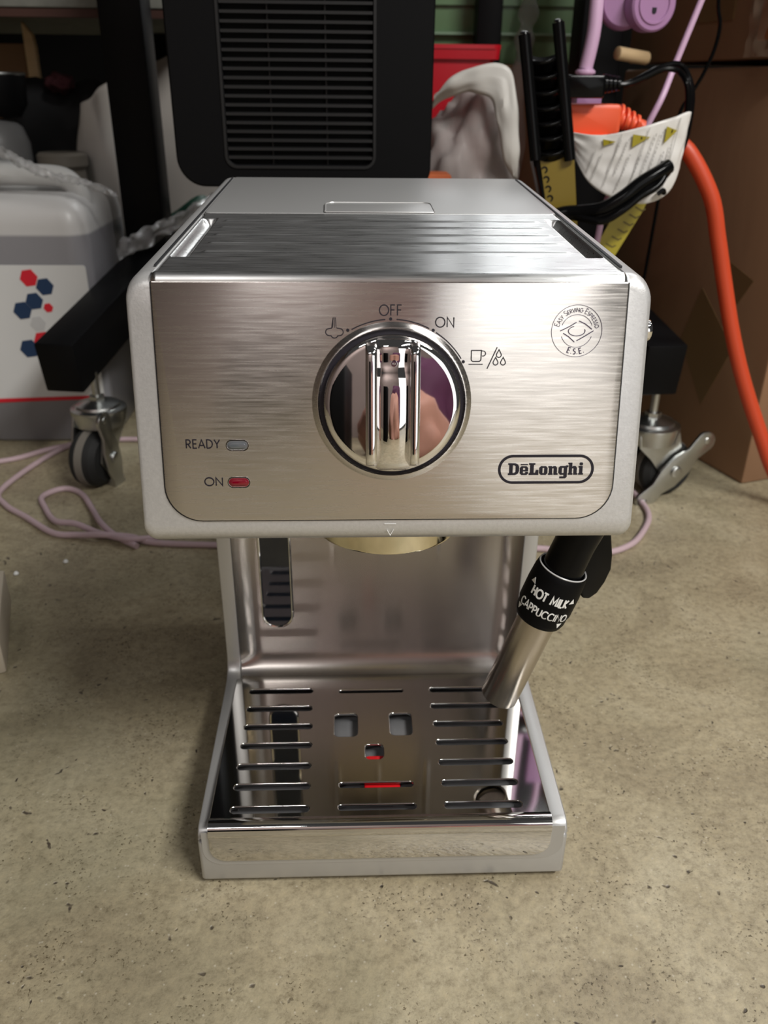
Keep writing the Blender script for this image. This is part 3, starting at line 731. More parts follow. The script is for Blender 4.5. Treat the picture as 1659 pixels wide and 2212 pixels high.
# ================================================================== BLACK VENTED APPLIANCE
AP = thing('vented_appliance', (-.05, .45, 0), 'black plastic appliance housing with a tall horizontal louvre vent, directly behind the espresso machine', 'appliance')
AM = frame((0, .42, 0), (1, 0, 0), (0, 0, 1))
out = rrect(-.152, .292, .049, .62, [.022, .014, .01, .01], 10)
vent = rrect(-.1105, .309, .0022, .585, .006, 5)
plate('front_cover', out, [vent], .006, AM @ Matrix.Translation((0, 0, -.003)), blackm, AP, .0015)
mb = MB(); mb.prism(out, -.080, -.0075, AM); mb.build('case', blackm, AP, bevel=.003)
mb = MB(); mb.prism([(x, y) for x, y in vent], -.0078, -.0070, AM); mb.build('vent_backing', mat('vent_dark', (.003, .003, .003), .9), AP)
louvre_m = mat('louvre_plastic', (.014, .014, .0145), .42, spec=.4)
proto = None; k = 0; z = .3140
while z < .582:
    if proto is None:
        mb = MB(); mb.prism([(0, -.0011), (.0052, .0006), (.0052, .0016), (0, .0009)], -.1108, .0025, frame((0, .4195, 0), (0, 1, 0), (0, 0, 1)))
        proto = mb.build('louvre', louvre_m, AP); proto.location = (0, 0, z); o = proto
    else:
        o = proto.copy(); COL.objects.link(o); o.location = (0, 0, z)
    z += .0062
for x in (-.076, -.033):
    mb = MB(); mb.box((x-.0006, .4235, .309), (x+.0006, .4265, .585)); mb.build('vent_rib', louvre_m, AP)
mb = MB(); mb.ribbon(rrect(-.1125, .307, .0042, .587, .008, 5), .002, AM, 0, .0012, closed=True); mb.build('vent_surround', louvre_m, AP)
mb = MB(); mb.box((-.085, .44, .012), (-.020, .47, .30)); mb.build('pedestal', blackm, AP, bevel=.003)
mb = MB(); mb.prism(rrect(-.13, .36, .02, .50, .02), 0, .012); mb.build('foot_plate', blackm, AP, bevel=.002)

# ================================================================== LEFT SIDE
JC = thing('jerry_can', (-.36, .68, 0), 'milky plastic jerry can with a white hexagon patterned label, on the floor at the left', 'jerry can')
def can_ring(z, ins, r=.022): return [(x, y, z) for x, y in rrect(-.435+ins, .602+ins, -.287-ins, .775-ins, r, 6)]
mb = MB(); mb.loft([can_ring(0, .004), can_ring(.004, 0), can_ring(.235, .001), can_ring(.248, .003), can_ring(.258, .010), can_ring(.263, .022, .012)])
def can_mat():
    m = mat('milky_can_with_fill', (.55, .55, .54), .35)
    nt = m.node_tree; N = nt.nodes; L = nt.links; b = N['Principled BSDF']
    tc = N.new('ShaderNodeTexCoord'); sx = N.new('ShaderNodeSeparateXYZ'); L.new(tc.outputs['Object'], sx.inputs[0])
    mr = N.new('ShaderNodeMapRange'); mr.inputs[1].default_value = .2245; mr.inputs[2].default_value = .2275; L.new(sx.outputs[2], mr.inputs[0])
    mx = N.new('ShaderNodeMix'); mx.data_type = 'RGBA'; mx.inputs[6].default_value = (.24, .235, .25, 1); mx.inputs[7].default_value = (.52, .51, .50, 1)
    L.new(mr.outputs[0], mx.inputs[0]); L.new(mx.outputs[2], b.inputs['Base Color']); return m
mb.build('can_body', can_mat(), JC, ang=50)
mb = MB(); mb.tube([(-.425, .66, .258), (-.42, .66, .272), (-.40, .66, .2785), (-.35, .66, .2790), (-.318, .66, .276), (-.305, .66, .262), (-.303, .66, .25)], .0085, 14, 6, 1.3); mb.build('can_handle', canm, JC)
mb = MB(); mb.lathe([(.022, .262), (.022, .285), (.020, .287)], Matrix.Translation((-.395, .73, 0)), 28); mb.build('can_cap', canm, JC)
mb = MB(); mb.prism(rrect(-.428, .052, -.2915, .197, .003), 0, .0006, frame((0, .6019, 0), (1, 0, 0), (0, 0, 1))); lab = mb.build('can_label', mat('label_white', (.62, .62, .61), .4), JC)
LMx = frame((0, .6013, 0), (1, 0, 0), (0, 0, 1))
mb = MB(); mb.prism([(-.428, .047), (-.2915, .052), (-.2915, .056), (-.428, .0515)], 0, .0004, LMx); mb.build('label_stripe', redink, lab)
for hx, hz, r, m_ in [(-.3515, .184, .0095, redink), (-.3365, .175, .0095, navyink), (-.3500, .160, .0095, navyink), (-.3640, .1500, .0100, navyink), (-.3365, .153, .0052, redink),
                     (-.3480, .1180, .0100, redink), (-.3640, .1090, .0105, navyink), (-.3440, .1000, .0100, navyink), (-.3400, .070, .0095, redink), (-.3500, .1360, .0085, mat('label_grey', (.50, .50, .50), .4))]:
    mb = MB(); mb.prism([(hx+r*math.cos(math.radians(60*k_+8)), hz+r*math.sin(math.radians(60*k_+8))) for k_ in range(6)], 0, .0004, LMx); mb.build('hexagon_print', m_, lab)

# crinkled clear film draped over the can
def film_obj(name, fn, nu, nv, m, label, cat):
    mb = MB(); mb.grid(fn, nu, nv); o = mb.build(name, m, None, flat=False, ang=25)
    sol = o.modifiers.new('thickness', 'SOLIDIFY'); sol.thickness = .0006
    return tag(o, label, cat)
def film1(u, v):
    rr = .0048*(1-u)+.0020; a = 2*PI*v+9*u
    p = Vector((-.400+.148*u, .615-.01*u+rr*math.cos(a), .3160-.052*u+.003*math.sin(9*u)+rr*math.sin(a)))
    n_ = noise.noise_vector(Vector((u*30, v*5, 3)))*.0035; return p+n_
film_obj('plastic_film', film1, 120, 14, clearfilm, 'crinkled clear plastic film strip lying over the top of the jerry can', 'plastic film')
def film2(u, v):
    p = Vector((-.262+.085*u, .62+.13*u+.02*v, .198+.034*u+.018*math.sin(PI*v)))
    return p+noise.noise_vector(Vector((u*10, v*6, 8)))*.006
film_obj('plastic_film', film2, 40, 12, clearfilm, 'crinkled clear plastic film lying on the left leg of the black stand', 'plastic film')

# white sacking behind the left post and the board
def sheet1(u, v):
    z = v*(.333+.05*u)
    xl = -.356+.006*v+.008*math.sin(v*5)+.010*max(0, v-.85)/.15; x = xl-.004+(.085-.035*v**4)*u
    return Vector((x, .862+.012*math.sin(u*5+v*3), z))+noise.noise_vector(Vector((u*4, v*5, 1)))*.005
mb = MB(); mb.grid(sheet1, 20, 60); o = mb.build('white_sheet', whitefilm, None, ang=60); o.modifiers.new('t', 'SOLIDIFY').thickness = .002
tag(o, 'creased white plastic sheet hanging behind the left black post', 'plastic sheet')
mb = MB(); mb.prism([(-.325, 0), (-.14, 0), (-.14, .455), (-.300, .385)], 0, .02, frame((0, 1.02, 0), (1, 0, 0), (0, 0, 1)))
o = mb.build('white_board', boardw, None, bevel=.002); tag(o, 'plain off white board standing between the left post and the black vented appliance', 'board')
mb = MB(); mb.tube([(-.30, .835, .006), (-.305, .83, .10), (-.30, .825, .185), (-.27, .825, .205), (-.24, .83, .215), (-.205, .84, .235), (-.205, .90, .20), (-.215, .945, .12), (-.22, .965, .006)], .006, 10); o = mb.build('green_hose', greenc, None); tag(o, 'dark green hose looping behind the left leg of the stand', 'hose')

SR = thing('storage_shelf', (-.45, 1.0, 0), 'grey topped storage shelf in the dark at the upper left', 'shelf')
mb = MB(); mb.box((-1.1, .80, .441), (-.205, 1.35, .475)); mb.build('shelf_board', greyslab, SR, bevel=.002)
mb = MB(); mb.box((-1.1, .803, .432), (-.21, .815, .4405)); mb.build('shelf_edge', mat('rusty_edge', (.05, .018, .012), .7), SR)
for x, y in [(-.95, .82), (-.95, 1.3), (-.33, 1.3)]:
    mb = MB(); mb.box((x-.015, y-.015, 0), (x+.015, y+.015, .441)); mb.build('upright', blacks, SR)
def blob(name, c, r, m, label, cat, n=2.0, amp=.25, seed=0, sub=4, floorz=None):
    bm = bmesh.new(); bmesh.ops.create_icosphere(bm, subdivisions=sub, radius=1)
    for v in bm.verts:
        d = noise.noise(v.co*n+Vector((seed, seed, 0)))*amp
        p = v.co*(1+d); v.co = (c[0]+p.x*r[0], c[1]+p.y*r[1], c[2]+p.z*r[2])
        if floorz is not None and v.co.z < floorz: v.co.z = floorz
    for f in bm.faces: f.smooth = True
    me = bpy.data.meshes.new(name); bm.to_mesh(me); bm.free(); me.materials.append(m)
    o = bpy.data.objects.new(name, me); COL.objects.link(o); return tag(o, label, cat)
blob('black_bag', (-.388, .935, .15), (.10, .045, .235), clothb, 'large black fabric bag slumped in the dark under the grey shelf', 'bag', 1.6, .3, 2, floorz=0)
blob('red_cloth', (-.383, .905, .366), (.018, .02, .012), clothr, 'dark red cloth scrap on top of the black fabric bag', 'cloth', 2.5, .4, 5)
mb = MB(); mb.prism([(-.466, .0), (-.450, .0), (-.4445, .41), (-.4460, .425), (-.4580, .440)], 0, .012, frame((0, 1.03, 0), (1, 0, 0), (0, 0, 1)))
o = mb.build('wood_offcut', wood, None, bevel=.001); tag(o, 'pale wooden offcut standing upright under the grey shelf', 'wood')
mb = MB(); mb.prism(rrect(-.52, 0, -.405, .415, .004), 0, .02, frame((-.055, 1.07, 0), (1, 0, 0), (0, 0, 1))); o = mb.build('brown_board', cardb2, None, bevel=.001); tag(o, 'brown board standing at the far left beside the wooden offcut', 'board')
mb = MB(); mb.lathe([(.034, 0), (.040, .01), (.040, .30), (.034, .318), (.024, .326), (.0, .328)], Matrix.Translation((-.448, .83, 0)), 40)
o = mb.build('grey_canister', mat('grey_canister_plastic', (.17, .17, .17), .4), None); tag(o, 'tall grey round topped canister behind the jerry can at the left edge', 'canister')
BW = thing('black_basket', (-.43, .80, .33), 'round black wire topped pot resting on the grey canister at the far left', 'pot')
mb = MB(); mb.lathe([(.024, .329), (.033, .342), (.036, .374), (.034, .376), (.031, .350)], Matrix.Translation((-.437, .83, 0)), 36); mb.build('pot_body', blackm, BW)
mb = MB(); mb.tube([(-.437+.035*math.cos(a), .83+.035*math.sin(a), .375) for a in [2*PI*k_/24 for k_ in range(25)]], .0018, 8, 0); mb.build('pot_rim', zinc, BW)
mb = MB(); mb.lathe([(.024, 0), (.026, .27), (.030, .275), (.030, .287), (.027, .290)], Matrix.Translation((-.372, .835, 0)), 32)
o = mb.build('lidded_tub', mat('beige_tub_plastic', (.20, .18, .15), .5), None); tag(o, 'small beige lidded tub behind the jerry can', 'tub')

# mauve cord on the floor
mb = MB(); r = .0028
mb.tube([(-.50, .52, r), (-.394, .54, r), (-.350, .575, r), (-.300, .60, r), (-.22, .60, r)], r, 10)
o = mb.build('floor_cord', pinkc, None); tag(o, 'straight run of mauve cord on the floor passing behind the left caster', 'cord')
mb = MB(); mb.tube([(-.31, .615, r), (-.345, .560, r), (-.366, .470, r), (-.350, .435, r), (-.321, .408, r), (-.286, .376, r), (-.262, .370, r+.001), (-.238, .364, r+.004), (-.214, .366, r+.001), (-.19, .356, r), (-.12, .350, r), (-.02, .345, r), (.08, .340, r), (.147, .340, r), (.175, .332, r), (.205, .331, r), (.228, .342, r), (.246, .362, r), (.266, .400, r), (.268, .440, r), (.26, .50, r)], r, 10)
o = mb.build('floor_cord', pinkc, None); tag(o, 'mauve cord running behind the espresso machine and out past its right side', 'cord')
mb = MB(); mb.tube([(-.19, .364, r+.001), (-.214, .356, r+.004), (-.245, .374, r+.001), (-.268, .386, r+.004), (-.290, .396, r+.002), (-.310, .428, r), (-.320, .452, r), (-.305, .470, r), (-.284, .458, r), (-.262, .420, r), (-.246, .388, r+.004), (-.228, .368, r+.001), (-.205, .350, r)], r, 10)
o = mb.build('floor_cord', pinkc, None); tag(o, 'looped and twisted mauve cord on the floor below the left caster', 'cord')

# carton corner at the left edge
CT = Matrix.Translation((-.2545, .176, 0)) @ Matrix.Rotation(math.radians(18), 4, 'Z')
mb = MB(); mb.box((-.22, -.0, 0), (0, .095, .030), CT); o = mb.build('low_carton', whitebox, None, bevel=.002); tag(o, 'corner of a low off white carton on the floor at the left edge', 'carton')
for i, (x, y) in enumerate([(-.295, .308), (-.260, .327)]):
    mb = MB(); bm_r = .0022
    mb.lathe([(.0004, 0), (bm_r, .0008), (bm_r*.9, .0020), (.0006, .0032)], Matrix.Translation((x, y, 0)), 7)
    o = mb.build('foam_crumb', whitep, None); tag(o, ['tiny white foam crumb on the floor nearest the low carton', 'tiny white foam crumb on the floor midway between carton and caster'][i], 'crumb', 'white foam crumbs on the floor')

# ================================================================== RIGHT SIDE
BXM = Matrix.Translation((.388, .476, 0)) @ Matrix.Rotation(math.radians(18), 4, 'Z')
B1 = thing('cardboard_box', (.40, .6, 0), 'large brown cardboard box on the floor at the right, bottom of the stack', 'box', None)
mb = MB(); mb.box((0, 0, 0), (.45, .30, .385), BXM); mb.build('box_body', cardb, B1, bevel=.003)
for q in [[(.04, .20), (.085, .215), (.07, .15)], [(.05, .13), (.11, .18), (.13, .12), (.08, .06)]]:
    mb = MB(); mb.prism([(a, b) for a, b in q], 0, .0006, BXM @ frame((0, 0, 0), (0, 1, 0), (0, 0, 1)) @ Matrix.Scale(-1, 4, (0, 0, 1))); mb.build('tape_patch', tape, B1)
B2 = thing('cardboard_box', (.40, .6, .39), 'brown cardboard box with a yellowed tape seam, topmost of the stack at the right', 'box', None)
mb = MB(); mb.box((.002, .004, .391), (.448, .30, .80), BXM); mb.build('box_body', cardb, B2, bevel=.003)
mb = MB(); mb.box((-.0004, .135, .425), (.002, .185, .80), BXM); mb.build('tape_strip', tape, B2)
mb = MB(); mb.box((-.012, .012, .405), (.0005, .085, .66), BXM); mb.build('side_flap', cardo, B2, bevel=.002)
mb = MB(); mb.grid(lambda u, v: BXM @ Vector((-.014+noise.noise(Vector((u*9, v*9, 2)))*.006, .010+.085*u, .392+.12*v)), 14, 20); mb.build('torn_film', mat('torn_tape_film', (.5, .4, .3), .2, alpha=.25), B2)

# orange cord and plug
OC = thing('orange_power_cord', (.38, .42, 0), 'thick orange extension cord hanging down beside the cardboard boxes', 'power cord')
mb = MB(); mb.tube([(.218, .455, .338), (.232, .46, .330), (.250, .46, .326), (.266, .452, .320), (.290, .445, .285), (.303, .445, .250), (.315, .445, .215), (.330, .442, .17), (.348, .438, .125), (.372, .432, .075), (.396, .425, .030), (.425, .415, .008), (.50, .40, .0075)], .0068, 16); mb.build('cord', orange, OC)
mb = MB(); mb.prism(rrect(.160, .331, .206, .354, .004), -.014, .014, frame((0, .46, 0), (1, 0, 0), (0, 0, 1))); mb.build('plug_body', orangep, OC, bevel=.003)
mb = MB(); mb.prism(rrect(.160, .316, .198, .332, .004), -.014, .014, frame((0, .452, 0), (1, 0, 0), (0, 0, 1))); mb.build('plug_lower', orangep, OC, bevel=.003)
for k_ in range(4):
    mb = MB(); mb.cyl((.206+.0050*k_, .458, .345-.0018*k_), (.2085+.0050*k_, .458, .3445-.0018*k_), .0095-.0008*k_); mb.build('strain_relief_ring', orangep, OC, bevel=.0005)
mb = MB(); mb.cyl((.200, .458, .345), (.228, .458, .336), .0062); mb.build('strain_relief', orangep, OC)

# ribbed black frame with mustard panel
RF = thing('ribbed_frame', (.17, .44, 0), 'upright black ladder-like plastic frame with curved rungs and a mustard lower panel', 'frame')
def lrail(z): return (.1165+(.401-z)*.19, .42)
def rrail(z): return (.1415+(.408-z)*.205, .42)
for fn, zt, nm in [(lrail, .401, 'l'), (rrail, .409, 'r')]:
    pts = [(fn(z)[0], .42, z) for z in (zt, .37, .34, .3135)]
    mb = MB(); mb.tube(pts, .0029, 12, 3, 1.6); mb.lathe([(.0035, 0), (.0030, .0015), (.001, .0022)], Matrix.Translation((fn(zt)[0], .42, zt)), 12); mb.build('rail', blackp, RF)
for k_ in range(7):
    z = .3870-.0108*k_; a = lrail(z)[0]; b = rrail(z)[0]
    mb = MB(); mb.grid(lambda u, v: (a+(b-a)*u+.002*v, .4275-.0065*math.sin(PI*u)*(1-v)-.0045*(1-v)**2, z+.0035*(u-.5)-.0035*math.sin(PI*u)*(1-v)-.0125*v), 14, 5)
    o = mb.build('rung', blackp, RF, ang=80); o.modifiers.new('t', 'SOLIDIFY').thickness = .0012
mb = MB(); mb.grid(lambda u, v: (lrail(.389-.075*v)[0]+(rrail(.389-.075*v)[0]-lrail(.389-.075*v)[0])*u, .4300-.001*math.sin(PI*u), .389-.075*v-.003*math.sin(PI*u)), 8, 8)
o = mb.build('back_web', blackm, RF); o.modifiers.new('t', 'SOLIDIFY').thickness = .001
mb = MB(); mb.prism([(.1320, .3145), (.1655, .3185), (.172, .281), (.186, .20), (.192, 0), (.160, 0), (.146, .27)], -.02, .0, frame((0, .425, 0), (1, 0, 0), (0, 0, 1))); mb.build('lower_body', blackp, RF, bevel=.002)
mb = MB(); mb.prism([(.1375, .3130), (.1645, .3175), (.1735, .262), (.160, .250), (.1500, .262), (.1430, .290)], 0, .0008, frame((0, .4246, 0), (1, 0, 0), (0, 0, 1))); mb.build('mustard_panel', mustard, RF)
mb = MB()
for q in range(4):
    mb.ribbon(arc(.1415+.0022*q, .3060-.0072*q, .0022, -70, 160, 8), .0012, frame((0, .4238, 0), (1, 0, 0), (0, 0, 1)), 0, .0005)
mb.build('panel_lettering', blackp, RF)

# black cord with plug, looping into the tag
BC = thing('black_power_cord', (.2, .42, 0), 'black appliance cord plugged into the ribbed frame and looping through the white warning tag', 'power cord')
mb = MB(); mb.prism(rrect(.155, .358, .186, .3745, .003), -.007, .009, frame((0, .44, 0), (1, 0, 0), (0, 0, 1))); mb.build('plug', blackp, BC, bevel=.002)
for k_ in range(4):
    mb = MB(); mb.cyl((.186+.0035*k_, .44, .3685), (.1882+.0035*k_, .44, .3687), .0072-.0006*k_, n=14); mb.build('strain_relief_ring', blackp, BC)
for dz, dy in ((0, 0), (.004, .003)):
    mb = MB(); mb.tube([(.192, .44+dy, .368), (.205, .44+dy, .3685), (.218, .44+dy, .373+dz*.2), (.232, .44+dy, .379+dz*.4), (.2440+dz*.6, .438+dy, .378+dz), (.2500+dz, .43+dy, .368), (.2525+dz, .428+dy, .350), (.253+dz*.5, .428+dy, .325), (.246, .427+dy, .308), (.234, .414, .308+dz)], .0024, 10); mb.build('cord', blackp, BC)
for q, (oy, oz) in enumerate([(0, 0), (.002, -.0048), (-.004, -.0090)]):
    mb = MB(); mb.tube([(.236-q*.002, .404+oy, .311+oz*.7), (.226, .400+oy, .3060+oz), (.213, .398+oy, .2985+oz), (.200, .396+oy, .2885+oz), (.186, .398+oy, .2800+oz), (.172, .405+oy, .2765+oz*.5), (.160, .41, .2750), (.150, .412, .2720)], .0056 if q < 2 else .003, 12); mb.build('cord_strand', blackp, BC)
mb = MB(); mb.tube([(.232, .409, .290), (.236, .41, .2925), (.238, .412, .290)], .002, 8); mb.build('cable_tie', blackp, BC)

# white warning tag
TG = thing('warning_tag', (.21, .42, .28), 'white vinyl warning tag with yellow triangles wrapped round the black cord', 'tag')
tp = catmull([(.164, .437, .3330), (.185, .424, .3320), (.205, .418, .3360), (.225, .416, .3415), (.240, .418, .3460), (.250, .4195, .3495), (.2545, .424, .3490)], 6)
bt = catmull([(.166, .440, .3200), (.176, .426, .3000), (.190, .419, .2890), (.208, .416, .2830), (.226, .415, .2820), (.243, .416, .2900), (.252, .424, .3080)], 6)
def tg(u, v):
    f = u*(len(tp)-1); i = min(int(f), len(tp)-2); t = f-i
    return tp[i].lerp(tp[i+1], t).lerp(bt[i].lerp(bt[i+1], t), v)
mb = MB(); mb.grid(lambda u, v: tg(u, v)+Vector((0, .0015*noise.noise(Vector((u*8, v*5, 4))), 0)), 60, 24); o = mb.build('tag_sheet', whitetag, TG, ang=80); o.modifiers.new('t', 'SOLIDIFY').thickness = .0008
def tgo(u, v): return tg(u, v)+Vector((0, -.0022, 0))
def tri(u, v, s):
    a, b, c = tgo(u-s, v-s*1.5), tgo(u-s*.5, v+s*2.1), tgo(u+s*1.3, v+s*.2); q = Vector((0, .001, 0))
    mb = MB(); mb.add([tuple(p) for p in (a, b, c, a+q, b+q, c+q)], [(0, 1, 2), (5, 4, 3), (0, 3, 4, 1), (1, 4, 5, 2), (2, 5, 3, 0)]); mb.build('warning_triangle', yellowl, TG)
    mb = MB(); mb.tube([(a*.6+c*.4+b*0)+Vector((.0012, -.0005, -.001)), a*.25+b*.25+c*.5+Vector((0, -.0005, 0))], .0004, 6, 0); mb.build('triangle_mark', ink, TG)
tri(.66, .17, .055); tri(.42, .16, .055); tri(.22, .15, .04)
mb = MB()
for u0 in (.16, .21, .30, .35, .40, .475, .53, .58, .655, .71):
    v0 = .30+random.random()*.1 if u0 in (.16, .21, .40, .475, .655, .71) else .14
    v = v0
    while v < v0+.5 and v < .9:
        l_ = .02+random.random()*.03
        mb.tube([tgo(u0, v), tgo(u0+.004, v+l_)], .00036, 5, 0); v += l_+.014
mb.build('tag_print', greytxt, TG)
mb = MB()
for u0 in (.33+.13, .73, .29): mb.tube([tgo(u0-.0, .04), tgo(u0+.01, .35), tgo(u0+.02, .9)], .00025, 5, 3)
mb.build('tag_divider', greytxt, TG)
mb = MB(); mb.prism([(.196, .238), (.214, .232), (.236, .272), (.243, .289), (.226, .284), (.212, .270)], 0, .0008, frame((0, .427, 0), (1, .0, 0), (0, .1, 1)))
o = mb.build('yellow_label', yellowl, BC, flat=True); o['label'] = 'yellow cord label'
mb = MB()
for q in range(6):
    mb.ribbon([(.207+q*.0045, .246+q*.006), (.213+q*.0045, .243+q*.006), (.216+q*.0045, .2445+q*.006)], .0012, frame((0, .4262, 0), (1, 0, 0), (0, .1, 1)), 0, .0003)
mb.build('label_lettering', mat('olive_print', (.12, .09, .01), .5), BC, flat=True)

# lilac outlet and cords
OT = thing('lilac_outlet', (.22, .5, .42), 'round lilac plastic power outlet head hanging at the top right', 'outlet')
OMx = frame((.2330, .490, .4270), (1, .25, 0), (0, 0, 1))
mb = MB(); mb.lathe([(.0005, .003), (.0185, .003), (.0200, .0015), (.0200, -.010)], OMx, 48); mb.build('outlet_face', pinkp, OT, ang=40)
mb = MB(); mb.lathe([(.0150, .003), (.0145, .0042), (.0130, .0042), (.0125, .003)], OMx, 40, cap=False); mb.build('outlet_ring', pinkp, OT)
mb = MB(); mb.prism(arc(0, -.0052, .0020, 180, 360, 8)+[(.0020, -.0025), (-.0020, -.0025)], .003, .0034, OMx); mb.box((-.006, .004, .003), (-.0045, .010, .0034), OMx); mb.box((.0045, .004, .003), (.006, .010, .0034), OMx); mb.build('outlet_slots', ink, OT)
mb = MB(); mb.lathe([(.0005, .003), (.0175, .003), (.0200, .0), (.0200, -.016)], frame((.2130, .500, .4290), (1, -.15, 0), (0, 0, 1)), 48); mb.build('outlet_rear_head', pinkp, OT, ang=40)
mb = MB(); mb.box((.205, .502, .426), (.238, .512, .52)); mb.build('outlet_body', pinkp, OT, bevel=.002)
mb = MB(); mb.tube([(.2215, .507, .515), (.2205, .530, .60), (.2225, .70, .75), (.2252, .712, .88)], .004, 10); mb.build('outlet_cord', pinkl, OT)
LP = thing('lilac_plug_cord', (.19, .5, .35), 'thick lilac cord with a ribbed plug hanging down beside the ribbed frame', 'power cord')
mb = MB(); mb.tube([(.193, .53, .62), (.1905, .51, .48), (.1895, .502, .430), (.1890, .50, .405), (.1855, .50, .380)], .0058, 14); mb.build('cord', pinkl, LP)
for k_ in range(3):
    mb = MB(); mb.cyl((.1855-.0002*k_, .50, .3790-.0042*k_), (.1855-.0002*k_, .50, .3762-.0042*k_), .0084); mb.build('strain_relief_ring', pinkl, LP, bevel=.0006)
mb = MB(); mb.cyl((.1855, .5, .380), (.1855, .5, .362), .0070); mb.build('plug_neck', pinkl, LP)
mb = MB(); mb.prism(rrect(.178, .343, .200, .364, .003), -.01, .01, frame((0, .5, 0), (1, 0, 0), (0, 0, 1))); mb.build('plug', pinkp, LP, bevel=.002)
mb = MB(); mb.tube([(.310, .505, .55), (.290, .502, .475), (.276, .500, .431), (.2675, .498, .405), (.259, .495, .380), (.250, .485, .360), (.241, .482, .341), (.232, .480, .322), (.220, .475, .300), (.208, .465, .280), (.2, .45, .26), (.196, .46, .15), (.196, .47, .004)], .0027, 10)
o = mb.build('mauve_hanging_cord', pinkl, None); tag(o, 'thin lilac cord slanting down in front of the right cardboard boxes', 'cord')
mb = MB(); mb.tube([(.294, .52, .60), (.291, .502, .47), (.2905, .50, .431), (.2950, .50, .414), (.2940, .50, .397), (.288, .50, .378), (.279, .50, .360), (.272, .50, .345), (.266, .50, .30), (.262, .50, .2), (.262, .51, .19)], .0016, 8)
o = mb.build('thin_black_cord', blackp, None); tag(o, 'thin black cord hanging in front of the upper right cardboard box', 'cord')
mb = MB(); mb.cyl((.256, .66, .398), (.292, .675, .394), .0062); o = mb.build('wooden_dowel', wood, None, bevel=.001); tag(o, 'short pale wooden dowel end sticking out beside the right black post', 'dowel')

# bin, bag, carton and tote on the stand's shelf
RB_ = thing('red_bin', (.09, .75, .17), 'red plastic bin with a flared rim behind the white plastic bag', 'bin')
def rbr(z, g): return [(x, y, z) for x, y in rrect(.02-g, .70-g, .137+g, .82+g, .006, 4)]
mb = MB(); mb.loft([rbr(.171, -.006), rbr(.392, .0), rbr(.392, .005), rbr(.4045, .006), rbr(.4045, .001), rbr(.30, -.006)]); mb.build('bin_body', redbin, RB_, ang=40)
mb = MB(); mb.ribbon(rrect(.015, .695, .142, .825, .008, 4), .004, Matrix.Translation((0, 0, .4015)), 0, .004, closed=True); mb.build('bin_rim', redbin, RB_)
PB = thing('plastic_bag', (.11, .6, .17), 'crumpled hazy plastic bag with a white folded edge behind the espresso machine', 'bag')
bm = bmesh.new(); bmesh.ops.create_icosphere(bm, subdivisions=5, radius=1)
for v in bm.verts:
    d = noise.noise(v.co*1.7)*.25+noise.noise(v.co*4.5+Vector((4, 1, 0)))*.12+abs(noise.noise(v.co*8))*.06
    p = v.co*(1+d); v.co = (.106+p.x*.052, .605+p.y*.055, .265+p.z*.100)
    if v.co.z < .171: v.co.z = .171
for f in bm.faces: f.smooth = True
me = bpy.data.meshes.new('bag_body'); bm.to_mesh(me); bm.free(); me.materials.append(bagm)
o = bpy.data.objects.new('bag_body', me); COL.objects.link(o); o.parent = PB; o.matrix_parent_inverse = Matrix.Translation(PB.location).inverted()
fp = catmull([(.062, .575, .348), (.078, .560, .358), (.098, .552, .362), (.113, .548, .356), (.121, .545, .335), (.127, .543, .310), (.137, .545, .292)], 8)
fq = catmull([(.064, .560, .360), (.076, .552, .373), (.100, .548, .382), (.128, .545, .380), (.137, .542, .350), (.141, .542, .315), (.141, .545, .288)], 8)
mb = MB(); mb.grid(lambda u, v: fp[min(int(u*(len(fp)-1)), len(fp)-1)].lerp(fq[min(int(u*(len(fq)-1)), len(fq)-1)], v)+Vector((0, -.003*math.sin(PI*v), 0))+noise.noise_vector(Vector((u*7, v*3, 0)))*.0028, len(fp)-1, 8)
o = mb.build('folded_edge', whitefilm, PB, ang=50); o.modifiers.new('t', 'SOLIDIFY').thickness = .0012
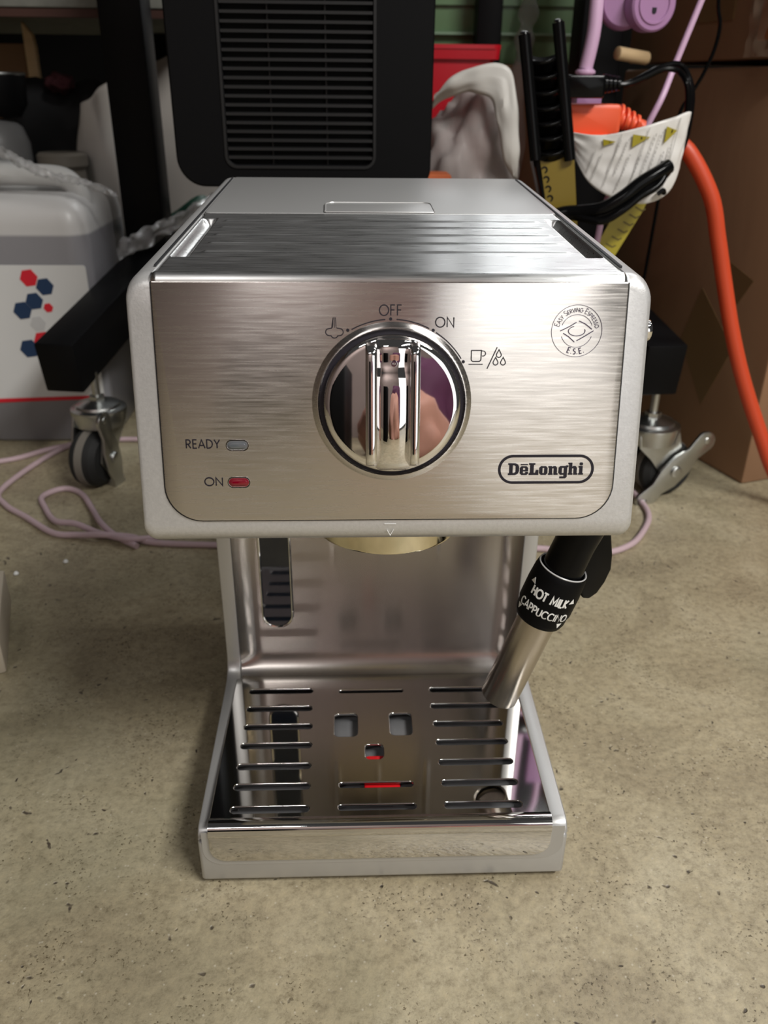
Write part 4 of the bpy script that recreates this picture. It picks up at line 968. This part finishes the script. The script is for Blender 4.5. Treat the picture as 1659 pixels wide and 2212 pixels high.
mb = MB(); mb.prism(rrect(.030, .171, .075, .296, .003), 0, .03, frame((0, .53, 0), (1, 0, 0), (0, 0, 1))); o = mb.build('orange_carton', mat('orange_carton_board', (.55, .12, .03), .6), None, bevel=.001)
tag(o, 'small orange carton just above the rear edge of the espresso machine', 'carton')
mb = MB(); mb.box((.03, .88, .171), (.29, 1.20, .392)); o = mb.build('brown_carton', cardb2, None, bevel=.002); tag(o, 'brown carton under the green tote at the rear', 'carton')
GT = thing('green_tote', (.16, 1.0, .392), 'green plastic storage tote on the brown carton behind the red bin', 'tote')
def gr_(z, g): return [(x, y, z) for x, y in rrect(.035-g, .885-g, .285+g, 1.19+g, .012, 5)]
mb = MB(); mb.loft([gr_(.393, -.006), gr_(.40, -.002), gr_(.455, .0), gr_(.455, .006), gr_(.468, .006)]); mb.build('tote_body', greent, GT, ang=40)
mb = MB(); mb.box((.04, .876, .4235), (.28, .884, .4265)); mb.build('tote_rib', mat('green_tote_rib', (.2, .3, .2), .25), GT)
mb = MB(); mb.tube([(.196, .86, .60), (.198, .862, .50), (.200, .864, .45), (.197, .862, .42), (.195, .86, .38), (.195, .86, .30), (.195, .862, .172)], lambda t: .010+.003*math.sin(t*40), 12, 8)
o = mb.build('clear_wrap_roll', clearfilm, None, ang=30); tag(o, 'twisted clear plastic wrap hanging beside the inner black post', 'plastic wrap')

# behind the photographer's spot: unseen shapes added for their reflections in the chrome and steel
mb = MB(); mb.box((-.55, -1.75, 0), (-.16, -1.35, .50)); o = mb.build('reflection_block_black', blackm, None, bevel=.01); tag(o, 'low black block on the floor behind the camera, added for its reflection', 'reflection block')
blob('reflection_blob_pink', (.16, -1.78, .10), (.27, .16, .30), mat('reflection_pink', (.46, .235, .18), .6, var=.2, vscale=5), 'pinkish brown shape on the floor behind the camera, added for its reflection', 'reflection shape', 1.8, .35, 3, floorz=0)
blob('reflection_blob_purple', (.30, -2.25, .30), (.30, .18, .42), mat('reflection_purple', (.11, .03, .08), .7, var=.2, vscale=5), 'tall dark purple shape behind the pinkish one, added for its reflection', 'reflection shape', 1.8, .3, 9, floorz=0)
